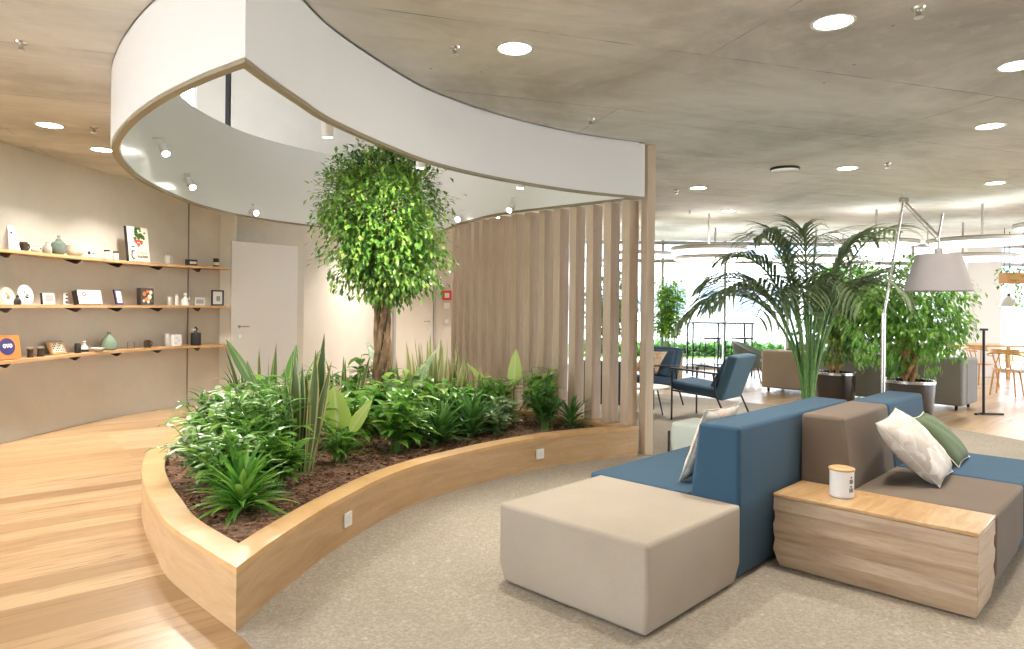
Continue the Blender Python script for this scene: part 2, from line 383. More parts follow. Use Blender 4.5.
# ------------------------------------------------------------------ room shell
X0, X1, Y0, Y1 = -5.6, 15.0, -5.0, 16.4
struct(MB().box(((X0 + X1) / 2, (Y0 + Y1) / 2, -.05), (X1 - X0, Y1 - Y0, .1)).build('floor', M['floor']))
carpet_edge = catmull([(5.9, -4.9), (6.05, 4.0), (5.95, 6.6), (5.72, 7.72), (5.38, 8.46), (4.6, 9.4), (3.9, 10.3), (3.2, 11.0), (2.4, 11.5), (1.4, 11.8), (.3, 11.6), (-.2, 10.4)], 5)
near_edge = [(-.9, 8.9), (-.3, 8.0), (.5, 7.2), (1.235, 6.69)]
left_edge = [p for p in right_arc[::-1]]
front_edge = catmull([(-1.2, 3.03), (-1.08, 2.9), (-.9, 2.6), (-.55, 1.9), (-.1, .6), (.1, -1.5), (.1, -4.9)], 4)[1:]
cp = carpet_edge + near_edge[:-1] + left_edge + front_edge
def flat_fill(name, poly, z0, z1, m):
    bm = bmesh.new(); vs = [bm.verts.new((*p, z1)) for p in poly]; es = [bm.edges.new((vs[i], vs[(i + 1) % len(vs)])) for i in range(len(vs))]
    r = bmesh.ops.triangle_fill(bm, use_beauty=True, edges=es)
    ex = bmesh.ops.extrude_face_region(bm, geom=list(bm.faces))
    bmesh.ops.translate(bm, vec=(0, 0, z0 - z1), verts=[q for q in ex['geom'] if isinstance(q, bmesh.types.BMVert)])
    bmesh.ops.recalc_face_normals(bm, faces=bm.faces)
    me = bpy.data.meshes.new(name); bm.to_mesh(me); me.materials.append(m); o = bpy.data.objects.new(name, me); COL.objects.link(o); return o
o = struct(flat_fill('floor_carpet', cp, 0, .006, M['carpet']))

def slab(name, z0, z1, m, outer, hole):
    bm = bmesh.new()
    def loop(p, z):
        vs = [bm.verts.new((*q, z)) for q in p]; return [bm.edges.new((vs[i], vs[(i + 1) % len(vs)])) for i in range(len(vs))]
    es = loop(outer, z0) + loop(hole, z0); bmesh.ops.triangle_fill(bm, use_beauty=True, edges=es)
    ex = bmesh.ops.extrude_face_region(bm, geom=list(bm.faces))
    bmesh.ops.translate(bm, vec=(0, 0, z1 - z0), verts=[q for q in ex['geom'] if isinstance(q, bmesh.types.BMVert)])
    bmesh.ops.recalc_face_normals(bm, faces=bm.faces)
    me = bpy.data.meshes.new(name); bm.to_mesh(me); me.materials.append(m); o = bpy.data.objects.new(name, me); COL.objects.link(o); return struct(o)
slab('ceiling', CEIL, CEIL + .34, M['ceil'], [(X0, Y0), (X1, Y0), (X1, Y1), (X0, Y1)], drum)

# curved concrete wall on the left
wl = catmull([(-5.22, 5.6), (-5.20, 6.0), (-5.17, 6.6), (-5.10, 7.8), (-4.97, 8.7), (-4.68, 9.5), (-4.30, 9.88), (-4.02, 9.97)], 6)
def strip_wall(name, line, t, m, z0=0, z1=CEIL, side=1):
    out = []
    for i, p in enumerate(line):
        a = V(line[min(i + 1, len(line) - 1)]) - V(line[max(i - 1, 0)]); a.normalize(); out.append((p[0] - a.y * t * side, p[1] + a.x * t * side))
    n = len(line); q = MB(); vs = [(*p, z) for z in (z0, z1) for p in line] + [(*p, z) for z in (z0, z1) for p in out]
    fs = []
    for i in range(n - 1):
        fs += [(i, i + 1, n + i + 1, n + i), (2 * n + i + 1, 2 * n + i, 3 * n + i, 3 * n + i + 1), (n + i, n + i + 1, 3 * n + i + 1, 3 * n + i), (i + 1, i, 2 * n + i, 2 * n + i + 1)]
    fs += [(0, n, 3 * n, 2 * n), (n - 1, 2 * n - 1 + 0, 4 * n - 1, 3 * n - 1)]
    q.add(vs, fs); return struct(q.build(name, m, smooth='auto'))
strip_wall('wall_left', wl, .2, M['wallc'])
# joint of the cast wall
struct(MB().box((-4.545, 9.665, 1.52), (.012, .02, 3.02), rz=math.radians(45)).build('trim_1', plain('joint_shadow_gap', (.30, .27, .22), .9)))
# back wall of the hall behind the tree: from the white door to the far door, then straight on to the windows
bw = [(-4.02, 9.97), (-4.14, 10.12), (-3.52, 11.0), (-3.38, 11.18)]
strip_wall('wall_niche', bw, .2, M['wallc'])
bw2 = catmull([(-3.38, 11.18), (-3.12, 12.0), (-2.8, 13.0), (-2.5, 13.97)], 4)
strip_wall('wall_back', bw2 + [(-1.6, 14.52), (-1.25, 14.66), (-.4, 14.8), (.1, 15.2), (.6, 16.4)], .2, M['wallp'])
struct(MB().box((-5.52, 6.8, CEIL / 2), (.1, 6.6, CEIL)).build('wall_outer', M['wallp']))

# windows: far facade, right side and behind the camera
def glazing(name, p0, p1, n, z0=.0, z1=CEIL, sill=.0, rail=None):
    p0, p1 = V(p0), V(p1); d = (p1 - p0); ln = d.length; a = math.atan2(d.y, d.x)
    r = bpy.data.objects.new(name, None); COL.objects.link(r); r.location = (*p0, 0); r.rotation_euler.z = a; struct(r)
    f = MB()
    for i in range(n + 1): f.box((ln * i / n, 0, (z0 + z1) / 2), (.055, .09, z1 - z0))
    for z in [z0 + .04, z1 - .06] + ([rail] if rail else []): f.box((ln / 2, 0, z), (ln, .08, .08))
    struct(f.build('window_frame', M['greyg'] if name == 'window_1' else M['white_matt'], r))
    g = MB(); g.box((ln / 2, 0, (z0 + z1) / 2), (ln, .012, z1 - z0)); struct(g.build('window_pane', M['glass'], r)); return r
glazing('window_1', (.6, 16.3), (12.4, 16.3), 8, rail=2.55)
glazing('window_2', (15.0, 16.2), (15.0, -4.8), 12, rail=2.55)
glazing('window_added', (-5.5, 3.4), (-5.5, -4.8), 5, rail=2.55)  # unseen left glazing, added for daylight on drum and wooden floor
glazing('window_3', (12.4, 16.2), (15, 16.2), 2, rail=2.4)
struct(MB().box((5, -5.0, CEIL / 2), (20, .12, CEIL)).build('wall_rear', M['wallp']))
struct(MB().box((10.35, 15.4, CEIL / 2), (.75, .6, CEIL)).build('wall_pier', M['white_matt']))

# ------------------------------------------------------------------ upper floor seen through the opening
ux0, ux1, uy0, uy1, uz0, uz1 = -9, 6, -1, 14, 3.38, 6.6
wu = M['wallp']
struct(MB().box(((ux0 + ux1) / 2, (uy0 + uy1) / 2, uz1 + .05), (ux1 - ux0, uy1 - uy0, .1)).build('ceiling_upper', M['wallp']))
q = MB(); q.box((-8.05, uy1, 5), (1.9, .2, 3.24)); q.box((-.2, uy1, 5), (12.4, .2, 3.24)); q.box((-6.75, uy1, 3.7), (.7, .2, .63)); q.box((-6.75, uy1, 6.35), (.7, .2, .5))
struct(q.build('wall_upper_back', wu))

q = MB(); q.box((ux0, 6.5, 5), (.2, 15, 3.24))
struct(q.build('wall_upper_left', wu))
for i_ in range(6): struct(MB().box((ux1, uy0 + 3 * i_, 5), (.2, .2, 3.24)).build('wall_pier', wu)); struct(MB().box((ux0 + 3 * i_, uy0, 5), (1.7, .2, 3.24)).build('wall_pier', wu))  # unseen front piers, width and gaps shaped to hold back sky light
struct(MB().box((ux1 - .2, 6.5, 5), (.1, 15, 3.24)).build('wall_upper_right', wu))
uw = MB()
for z in (4.06, 6.08): uw.box((-6.75, uy1 - .05, z), (.7, .1, .08))
for x in (-7.07, -6.78, -6.43): uw.box((x, uy1 - .05, 5.07), (.07, .1, 2.1))
struct(uw.build('window_4', M['white_matt']))
t = thing('steel_column', 'thin dark steel column standing on the upper floor seen through the ceiling opening', 'column', (-3.86, 9.3, uz0))
MB().box((0, 0, 1.61), (.055, .055, 3.2)).build('shaft', M['black'], t)
MB().box((0, 0, .006), (.16, .16, .012)).build('base_plate', M['black'], t)

# ------------------------------------------------------------------ the drum under the opening
t = thing('ceiling_drum', 'big white leaf shaped drum hanging from the concrete ceiling above the planter', 'ceiling feature', (0, 0, 0))
ring_wall(MB(), drum, inset(drum, .03), DB + .02, CEIL - .012).build('outer_panel', M['white_matt'], t, smooth='auto')
ring_wall(MB(), inset(drum, .032), inset(drum, .06), DB + .02, 3.52).build('inner_lining', M['white'], t, smooth='auto')
ring_wall(MB(), inset(drum, .006), inset(drum, .048), DB, DB + .02).build('bottom_trim', M['rim'], t, smooth='auto')

# ------------------------------------------------------------------ planter
t = thing('planter_box', 'large leaf shaped built-in oak planter holding the indoor tree and plants', 'planter', (0, 0, 0))
inn = inset(planter, .13)
pw = ring_wall(MB(), planter, inn, .0, .262).build('planter_wall', M['oakp'], t, smooth='auto')
ring_wall(MB(), inset(planter, -.004), inset(planter, .14), .262, .29).build('planter_rim', M['oaktop'], t, smooth='auto')
def outlet(x, y, nx, ny, z):
    a = math.atan2(ny, nx); mt = Matrix.Translation((x, y, z)) @ Matrix.Rotation(a, 4, 'Z')
    q = MB(); q.box((0, 0, 0), (.014, .085, .085)); o = q.build('power_outlet', M['wplastic'], t, bevel=.003); o.matrix_local = mt
    k = MB(); k.tube([(.006, 0, 0), (.0085, 0, 0)], .024, 16); k.box((.008, 0, 0), (.004, .05, .004)); c = k.build('outlet_socket', M['off_lens'], o)
outlet(-.983, 4.18, .95, -.30, .145); outlet(.262, 6.09, .63, -.77, .145)
so = flat_fill('soil', inset(planter, .135), .02, .245, M['soil']); tag(so, 'reddish brown bark mulch filling the oak planter', 'soil', kind='stuff')
ch = MB(); rr = random.Random(3)
def inside(p, poly):
    c = False; n = len(poly)
    for i in range(n):
        x1, y1 = poly[i]; x2, y2 = poly[i - 1]
        if (y1 > p[1]) != (y2 > p[1]) and p[0] < (x2 - x1) * (p[1] - y1) / (y2 - y1) + x1: c = not c
    return c
ip = inset(planter, .15); k = 0
while k < 2600:
    p = (rr.uniform(-3.2, 1.3), rr.uniform(3, 7.2) if rr.random() < .8 else rr.uniform(7, 9.8))
    if inside(p, ip):
        k += 1; ch.box((*p, .245 + rr.uniform(0, .01)), (rr.uniform(.012, .035), rr.uniform(.008, .018), rr.uniform(.005, .012)), mtx=Matrix.Rotation(rr.uniform(0, 6), 4, 'Z') @ Matrix.Rotation(rr.uniform(-.5, .5), 4, 'X'))
tag(ch.build('bark_chips', M['soil']), 'loose bark chips scattered over the soil of the oak planter', 'mulch', kind='stuff')

# ------------------------------------------------------------------ slat screen
t = thing('slat_screen', 'tall curved screen of vertical oak slats standing on the back rim of the planter', 'screen', (0, 0, 0))
sl = catmull([(1.16, 6.80), (.92, 7.04), (.45, 7.52), (-.05, 8.08), (-.50, 8.78), (-.80, 9.45)], 12)
cum = [0]
for a, b in zip(sl, sl[1:]): cum.append(cum[-1] + (V(b) - V(a)).length)
def at(line, cum, s):
    for i in range(len(line) - 1):
        if cum[i + 1] >= s or i == len(line) - 2:
            u = (s - cum[i]) / max(1e-6, cum[i + 1] - cum[i]); a, b = V(line[i]), V(line[i + 1]); return a.lerp(b, u), (b - a).normalized()
first = None; s = 0.0
while s < cum[-1]:
    p, d = at(sl, cum, s); z0 = .29
    a = math.atan2(d.y, d.x)
    if first is None: first = MB().box((0, 0, (DB - z0) / 2), (.095, .15, DB - z0 - .002)).build('slat', M['slat'], t, bevel=.004); o = first
    else: o = first.copy(); COL.objects.link(o)
    o.parent = t; o.location = (p.x, p.y, z0 + .001); o.rotation_euler.z = a; s += .225
t2 = thing('oak_post', 'square oak post from carpet to ceiling at the pointed end of the planter', 'post', (1.335, 6.80, 0), math.radians(12))
MB().box((0, 0, CEIL / 2 + .003), (.085, .15, CEIL - .008)).build('post_shaft', M['slat2'], t2, bevel=.004)

# ------------------------------------------------------------------ spotlights of the drum and downlights
def aim(o, d): o.rotation_euler = V(d).to_track_quat('-Z', 'Y').to_euler()
def lamp(kind, name, loc, energy, color, parent=None, size=.1, direction=(0, 0, -1), spot=None, blend=.6):
    l = bpy.data.lights.new(name, kind); l.energy = energy; l.color = color
    if kind == 'AREA': l.shape = 'DISK'; l.size = size; l.spread = math.radians(110)
    elif kind == 'SPOT': l.spot_size = spot; l.spot_blend = blend; l.shadow_soft_size = size
    o = bpy.data.objects.new(name, l); COL.objects.link(o); o.location = loc; aim(o, direction)
    if parent is not None: o.parent = parent
    return o
WARM = (1, .92, .82)
spots = [((-1.16, 4.28), (-1.3, 6.6, 1.9), 'inside the near rim left of the tree crown'), ((-.70, 5.22), (-1.3, 6.6, 2.0), 'inside the near rim beside the tree crown'),
         ((.07, 6.08), (-.9, 7.0, .3), 'inside the near rim above the slat screen'), ((-3.12, 6.15), (-1.5, 4.6, .3), 'on the far left lining, brightest of the drum'),
         ((-3.28, 7.0), (-1.2, 5.2, .3), 'on the far left lining below the brightest one'), ((-3.16, 8.4), (-1.3, 6.5, 1.9), 'on the back lining above the white door'),
         ((-.68, 8.78), (-1.26, 6.7, 1.8), 'at the left end of the slat screen'), ((-.02, 7.72), (-1.2, 5.4, .3), 'above the middle of the slat screen')]
for i, ((x, y), tg, w) in enumerate(spots):
    z = {3: 2.82, 4: 2.66}.get(i, 2.56)
    t = thing('spotlight', 'small white cylinder spotlight ' + w, 'spotlight', (x, y, z), 0, 'spotlights around the inside of the drum')
    d = (V(tg) - V((x, y, z))).normalized()
    tilt = V((d.x * .35, d.y * .35, -1)).normalized() if i < 3 else d
    q = MB(); q.tube([V((0, 0, 0)) - tilt * .07, V((0, 0, 0)) + tilt * .07], .036, 20); q.build('lamp_body', M['white_matt'], t, smooth='auto')
    q = MB(); q.tube([tilt * .0705, tilt * .073], .028, 20); q.build('lens', M['spotlens'], t)
    # bracket to the lining
    best = min(inset(drum, .062), key=lambda p: (p[0] - x) ** 2 + (p[1] - y) ** 2)
    q = MB(); q.tube([(0, 0, -.0), (0, 0, .1), (best[0] - x, best[1] - y, .1)], .007, 8); q.build('bracket', M['white_matt'], t)
    lamp('SPOT', 'spot_light', tilt * .1, [120, 240, 90, 230, 160, 150, 120, 120][i], (1, .93, .80), t, .03, d, math.radians(75 if i > 2 else 65), .8)

dl = [(1.76, 3.81, 'over the taupe ottoman'), (0, 4.25, 'ahead of the drum, above the carpet'), (3.25, 4.45, 'cut off at the right edge, above the brown seat'), (4.09, 5.92, 'nearest the floor lamp on the right'),
      (3.75, 7.74, 'above the fan palm'), (2.45, 9.13, 'right of the oak post'), (3.52, 11.26, 'farthest before the hanging discs'), (5.98, 8.55, 'above the shade of the floor lamp'), (-4.19, 6.22, 'over the wooden floor beside the wall shelves')]
t0 = None
for x, y, w in dl + [(x, y, None) for x, y in [(-3.4, 1.2), (-1.6, 0), (1.6, .4), (4.6, 1.6), (-3.6, -2.5), (.5, -3), (4, -2.5), (8, 2.5), (8.2, 6.5), (-4.25, 8.2), (-4.3, 7.2), (-2.2, 12.3), (-.2, 12.4), (-4.3, 4.6), (-3.9, 3.2)]]:  # entries without wording are unseen, added to light walls and foreground
    t = thing('downlight', 'round recessed ceiling downlight ' + (w or 'added for light out of view, behind the drum or the camera'), 'ceiling light', (x, y, CEIL), 0, 'recessed downlights in the concrete ceiling')
    q = MB(); q.lathe([(.098, -.001), (.118, -.001), (.116, -.009), (.1, -.006)], 28, closed=False); q.build('trim_ring', M['white_matt'], t, smooth=True)
    q = MB(); q.lathe([(.0005, -.003), (.1, -.003), (.1, -.0005), (.0005, -.0005)], 28); q.build('diffuser', M['lens'], t)
    lamp('AREA', 'down_light', (0, 0, -.02), 60 if (x, y) in ((-2.2, 12.3), (-.2, 12.4)) else 32 if x < -4 else 24, WARM, t, .19)
t = thing('smoke_vent', 'white round ceiling disc with dark edge, unlit, between the downlights', 'ceiling vent', (3.065, 7.78, CEIL))
MB().lathe([(.001, -.02), (.13, -.02), (.145, -.03), (.15, -.03), (.15, 0)], 28, closed=False).build('cover', M['off_lens'], t, smooth='auto')
MB().lathe([(.151, -.026), (.158, -.026), (.158, -.0005), (.151, -.0005)], 28, closed=False).build('dark_ring', M['black'], t)
for x, y, w in [(2.12, 3.62, 'beside the nearest downlight at the top right'), (-3.03, 4.23, 'left of the drum near the top left corner'), (-3.82, 6.27, 'between the drum and the left downlight'), (-.37, 4.24, 'next to the downlight ahead of the drum'),
                (4.05, 7.46, 'near the palm downlight'), (2.2, 9.31, 'closest to the oak post'), (2.9, 11.3, 'small and far, near the hanging discs'), (.65, 5.83, 'above the white drum end'), (-2.97, 9.95, 'over the white door')]:
    if y > 9.9 and x < 0: x, y = -3.55, 10.35
    t = thing('sprinkler', 'small metal fire sprinkler on the ceiling ' + w, 'sprinkler', (x, y, CEIL), 0, 'fire sprinklers on the ceiling')
    MB().lathe([(.001, 0), (.035, 0), (.03, -.012), (.012, -.014), (.012, -.035), (.02, -.05), (.001, -.05)], 14, closed=False).build('sprinkler_head', M['steel'], t, smooth='auto')
    MB().lathe([(.001, -.056), (.022, -.056), (.022, -.05), (.001, -.05)], 14, closed=False).build('deflector', M['silver'], t)
# ------------------------------------------------------------------ doors and the small things on the back wall
def doorleaf(name, a, b, h, m, hx, frame=False):
    a, b = V(a), V(b); d = b - a; ang = math.atan2(d.y, d.x); w = d.length
    r = bpy.data.objects.new(name, None); COL.objects.link(r); r.location = (*a, 0); r.rotation_euler.z = ang; struct(r)
    struct(MB().box((w / 2, 0, h / 2 + .005), (w, .05, h - .01)).build('door_leaf', m, r, bevel=.004))
    q = MB(); q.tube([(hx, -.026, 1.11), (hx, -.075, 1.11), (hx + (.13 if hx < w / 2 else -.13), -.078, 1.11)], .011, 8); q.tube([(hx, -.0255, 1.11), (hx, -.034, 1.11)], .026, 16); q.tube([(hx, -.0255, .97), (hx, -.032, .97)], .024, 16)
    struct(q.build('door_handle', M['steel'], r, smooth='auto'))
    if frame:
        q = MB(); q.box((-.03, 0, h / 2), (.05, .09, h)); q.box((w + .03, 0, h / 2), (.05, .09, h)); q.box((w / 2, 0, h + .03), (w + .11, .09, .06)); struct(q.build('door_frame', M['greyg'], r))
    return r
doorleaf('door_1', (-4.06, 9.93), (-3.40, 10.86), 2.345, M['white_matt'], .13)
doorleaf('door_2', (-2.36, 13.98), (-1.66, 14.42), 2.3, M['wallp'], .73, True)
wd = V((-1.66 - -1.36, 14.47 - 14.6)); wa = math.radians(14)
def wallthing(name, label, cat, x, y, z): return thing(name, label, cat, (x, y, z), wa)
t = wallthing('fire_alarm', 'square red fire alarm call point on the wall between far door and slat screen', 'alarm', -1.385, 14.585, 1.66)
MB().box((0, -.02, 0), (.2, .04, .2)).build('housing', M['red'], t, bevel=.01); MB().box((0, -.043, 0), (.1, .006, .1)).build('press_plate', M['wplastic'], t)
t = wallthing('wall_sign', 'small square white sign below the red fire alarm', 'sign', -1.385, 14.585, 1.44)
MB().box((0, -.008, 0), (.12, .012, .12)).build('plate', M['wplastic'], t)
t = wallthing('light_switch', 'grey light switch below the white sign beside the far door', 'switch', -1.385, 14.585, 1.11)
MB().box((0, -.012, 0), (.12, .02, .12)).build('plate', M['silver'], t, bevel=.004); MB().box((0, -.026, 0), (.06, .008, .08)).build('rocker', M['wplastic'], t)

# ------------------------------------------------------------------ wall shelves
sf = catmull([(-4.97, 5.75), (-4.93, 6.6), (-4.83, 7.8), (-4.70, 8.6), (-4.42, 9.3), (-4.02, 9.68)], 5)
def wallx(line, t=.006):
    out = []
    for p in line:
        q = min(((V(a).lerp(V(b), k / 8)) for a, b in zip(wl, wl[1:]) for k in range(9)), key=lambda w: (w - V(p)).length)
        out.append(tuple(q + (V(p) - q).normalized() * t))
    return out
sw = wallx(sf)
SH = {'top': 1.955, 'middle': 1.41, 'lowest': .863}
for nm, z in SH.items():
    t = thing('wall_shelf', 'long curved oak shelf on the concrete wall, the ' + nm + ' of three', 'shelf', (0, 0, 0), 0, 'oak shelves on the curved concrete wall')
    q = MB(); n = len(sf); q.rings([[(*sf[i], z - .032), (*sf[i], z), (*sw[i], z), (*sw[i], z - .032)] for i in range(n)]); q.build('board', M['shelf'], t, smooth='auto')
    for i in (6, 10, 14, 18, 22):
        a, b = V(sf[i]), V(sw[i]); d = (a - b).normalized(); L_ = (a - b).length; ang = math.atan2(d.y, d.x)
        q = MB(); w_ = .012
        q.add([(0, -w_, -.033), (L_ * .8, -w_, -.033), (L_ * .8, -w_, -.04), (L_ * .6, -w_, -.08), (L_ * .55, -w_, -.08), (0, w_, -.033), (L_ * .8, w_, -.033), (L_ * .8, w_, -.04), (L_ * .6, w_, -.08), (L_ * .55, w_, -.08)],
              [(0, 1, 2, 3, 4), (9, 8, 7, 6, 5), (0, 5, 6, 1), (1, 6, 7, 2), (2, 7, 8, 3), (3, 8, 9, 4), (4, 9, 5, 0)])
        o = q.build('bracket', M['dkplastic'], t); o.location = (*b, z); o.rotation_euler.z = ang
def spot(y):                                             # a place on the shelf line by distance into the room, with the outward angle
    for a, b in zip(sf, sf[1:]):
        if a[1] <= y <= b[1]:
            u = (y - a[1]) / (b[1] - a[1]); d = (V(b) - V(a)).normalized(); return a[0] + u * (b[0] - a[0]), math.atan2(d.x, -d.y) + PI / 2, V((d.y, -d.x))
def onshelf(name, label, cat, lv, y, back=.1, turn=0, group=None):
    y += back * (1.35 if y < 9 else .9); x, a, nrm = spot(min(y, 9.62)); p = V((x, y)) - nrm * back
    return thing(name, label, cat, (p.x, p.y, SH[lv] + .001), math.atan2(nrm.y, nrm.x) + PI / 2 + turn, group)   # local -y faces the room
def jar(lv, y, label, r, h, body, lid=None, lidh=.02, name='jar', label_band=None, back=.1, cat='jar', group=None, prof=None):
    t = onshelf(name, label, cat, lv, y, back, 0, group)
    q = MB(); q.lathe(prof or [(r * .96, 0), (r, .006), (r, h * .82), (r * .85, h * .9), (r * .82, h)], 20); q.build('body', body, t, smooth='auto')
    if lid: MB().lathe([(r * .9, h + .001), (r * .95, h + .004), (r * .95, h + lidh), (r * .88, h + lidh + .002)], 20).build('lid', lid, t, smooth='auto')
    if label_band: MB().lathe([(r + .0012, h * .25), (r + .0012, h * .7)], 20, closed=False).build('label', label_band, t, smooth='auto')
    return t
def handle(t, r, h, m, side=1, k=.5):
    q = MB(); q.tube([(side * r * .95, 0, h * .8), (side * (r + h * k * .6), 0, h * .82), (side * (r + h * k * .8), 0, h * .5), (side * (r + h * k * .5), 0, h * .25), (side * r * .95, 0, h * .2)], .006, 8); q.build('handle', m, t, smooth='auto')
# top shelf
t = onshelf('folded_card', 'tall white printed folding card at the left end of the top shelf', 'card', 'top', 6.72)
q = MB(); q.add([(-.07, .05, 0), (.07, .05, 0), (.05, 0, .24), (-.03, 0, .24), (-.07, -.06, 0), (.07, -.06, 0)], [(0, 1, 2, 3), (3, 2, 5, 4)]); o = q.build('card', M['wplastic'], t); o.modifiers.new('s', 'SOLIDIFY').thickness = .003
q = MB(); [q.box((x, y, z), (.03, .004, .02), mtx=Matrix.Rotation(-.24, 4, 'X')) for x, y, z in ((-.01, -.05, .04), (.02, -.035, .10), (.0, -.018, .17))]; q.build('print', M['ink'], t)
t = jar('top', 6.90, 'dark brown mug with a white rim on the top shelf', .04, .095, M['choc'], name='mug', cat='mug'); handle(t, .04, .095, M['choc'])
t = onshelf('sugar_bowl', 'tiny brown and white pot beside the grey vase on the top shelf', 'pot', 'top', 7.06)
MB().lathe([(.02, 0), (.04, .015), (.042, .03), (.03, .045), (.008, .055), (.008, .065), (.002, .07)], 18).build('body', M['cream'], t, smooth='auto'); q = MB(); q.tube([(.04, 0, .03), (.06, 0, .035), (.07, 0, .05)], .006, 8); q.build('spout', M['choc'], t)
t = onshelf('bottle_vase', 'slim grey ceramic vase touching the stoppered jar on the top shelf', 'vase', 'top', 7.22)
MB().lathe([(.035, 0), (.045, .03), (.042, .07), (.018, .10), (.016, .12), (.02, .125)], 20).build('body', M['greyg'], t, smooth='auto')
t = onshelf('stoppered_jar', 'round teal grey jar with knob stopper on the top shelf', 'jar', 'top', 7.38)
MB().lathe([(.045, 0), (.07, .03), (.078, .08), (.065, .13), (.03, .155), (.028, .165)], 24).build('body', M['teal'], t, smooth='auto')
MB().lathe([(.026, .166), (.03, .17), (.012, .182), (.02, .20), (.018, .212), (.003, .216)], 18).build('stopper', M['greyg'], t, smooth='auto')
t = onshelf('cream_pitcher', 'wide cream patterned pitcher with handle on the top shelf', 'pitcher', 'top', 7.62)
MB().lathe([(.055, 0), (.08, .03), (.088, .07), (.078, .11), (.082, .125), (.076, .126), (.07, .1), (.07, .03), (.002, .01)], 24, closed=False).build('body', M['cream'], t, smooth='auto'); handle(t, .085, .12, M['cream'], 1, .5)
t = onshelf('figurine', 'small dark and white reclining figurine on the top shelf', 'figurine', 'top', 7.88)
q = MB(); q.lathe([(.05, 0), (.055, .012), (.045, .02)], 16); q.tube([(-.04, 0, .03), (.0, 0, .035), (.045, 0, .028)], [.014, .02, .012], 10); q.build('body', M['wplastic'], t, smooth='auto')
q = MB(); q.tube([(-.035, 0, .045), (-.04, 0, .075)], [.016, .012], 10); q.tube([(.01, 0, .05), (.04, 0, .06)], [.008, .006], 8); q.build('dark_figure', M['ink'], t, smooth='auto')
jar('top', 8.12, 'left one of two white jars with dark lids beside the big book', .034, .095, M['wplastic'], M['choc'], .018, group='white spice jars on the top shelf')
jar('top', 8.26, 'white jar with dark lid directly beside the big book', .032, .09, M['wplastic'], M['choc'], .018, group='white spice jars on the top shelf')
def panelbook(name, label, cat, lv, y, w, h, th, cover, spine, lean=.18, back=.12, turn=0):
    t = onshelf(name, label, cat, lv, y, back, turn)
    mt = Matrix.Rotation(-lean, 4, 'X'); q = MB(); q.box(mt @ V((0, 0, h / 2)) + V((0, 0, .004)), (w, th, h), mtx=mt); q.build('pages', cover, t, bevel=.0015)
    q = MB(); q.box(mt @ V((-w / 2 - .003, 0, h / 2)) + V((0, 0, .004)), (.006, th + .004, h + .001), mtx=mt); q.build('spine', spine, t)
    return t, mt
t, mt = panelbook('cookbook', 'large cream cookbook with a strawberry plant on its cover on the top shelf', 'book', 'top', 8.62, .33, .44, .035, M['papers'], M['ink'], .12, .06)
def onface(mt, x, z, th): return Matrix.Translation(mt @ V((x, -th / 2 - .0015, z)) + V((0, 0, .004))) @ mt @ Matrix.Rotation(PI / 2, 4, 'X')
rr = random.Random(5); q = MB()
for k in range(26):
    x, z = rr.gauss(.0, .042), rr.gauss(.335, .038); mm = onface(mt, x, z, .035); r0 = rr.uniform(.014, .026)
    q.add([mm @ V((r0 * math.cos(a) * 1.3, r0 * math.sin(a), 0)) for a in (0, 1, 2.1, 3.1, 4.2, 5.2)], [tuple(range(6))])
q.build('printed_leaves', M['leafprint'], t)
q = MB()
for x, z, r0 in ((-.035, .255, .03), (.045, .25, .032), (.0, .215, .028), (.01, .27, .02)):
    mm = onface(mt, x, z, .036); q.add([mm @ V(p) for p in ((-r0, r0 * .5, 0), (-r0 * .8, -r0 * .3, 0), (0, -r0 * 1.2, 0), (r0 * .8, -r0 * .3, 0), (r0, r0 * .5, 0), (0, r0 * .8, 0))], [tuple(range(6))])
q.build('printed_berries', M['berry'], t)
q = MB(); mm = onface(mt, -.09, .08, .036)
for a, b in (((-.02, .05), (.02, .05)), ((-.02, .05), (-.03, -.02)), ((-.03, -.02), (-.01, -.05)), ((-.01, -.05), (.02, -.04)), ((-.02, .1), (.02, .11))): q.tube([mm @ V((*a, 0)), mm @ V((*b, 0))], .008, 6)
q.build('printed_figure', M['ink'], t)
text('title', 'Sommer', .052, M['gold'], t, onface(mt, .05, .10, .036)); text('title', 'kuchen', .06, M['ink'], t, onface(mt, .055, .05, .036), bold=.001)
t = onshelf('small_jug', 'small clear white jug with handle at the right of the big book', 'jug', 'top', 9.04)
MB().lathe([(.035, 0), (.042, .02), (.036, .07), (.03, .11), (.036, .125), (.03, .126)], 20).build('body', M['silver'], t, smooth='auto'); handle(t, .038, .12, M['wplastic'])
t = onshelf('oval_tin', 'dark oval tin with a pale label near the right end of the top shelf', 'tin', 'top', 9.31)
q = MB(); q.rings([[(.08 * math.cos(a) , .04 * math.sin(a), z) for a in [2 * PI * k / 24 for k in range(24)]] for z in (0, .085)]); q.build('body', M['ink'], t, bevel=.006)
MB().box((0.01, -.0415, .042), (.09, .003, .035)).build('label', M['papers'], t)
jar('top', 9.52, 'dark jar with a pale label, last on the top shelf', .042, .09, M['choc'], M['ink'], .025, label_band=M['papers'])
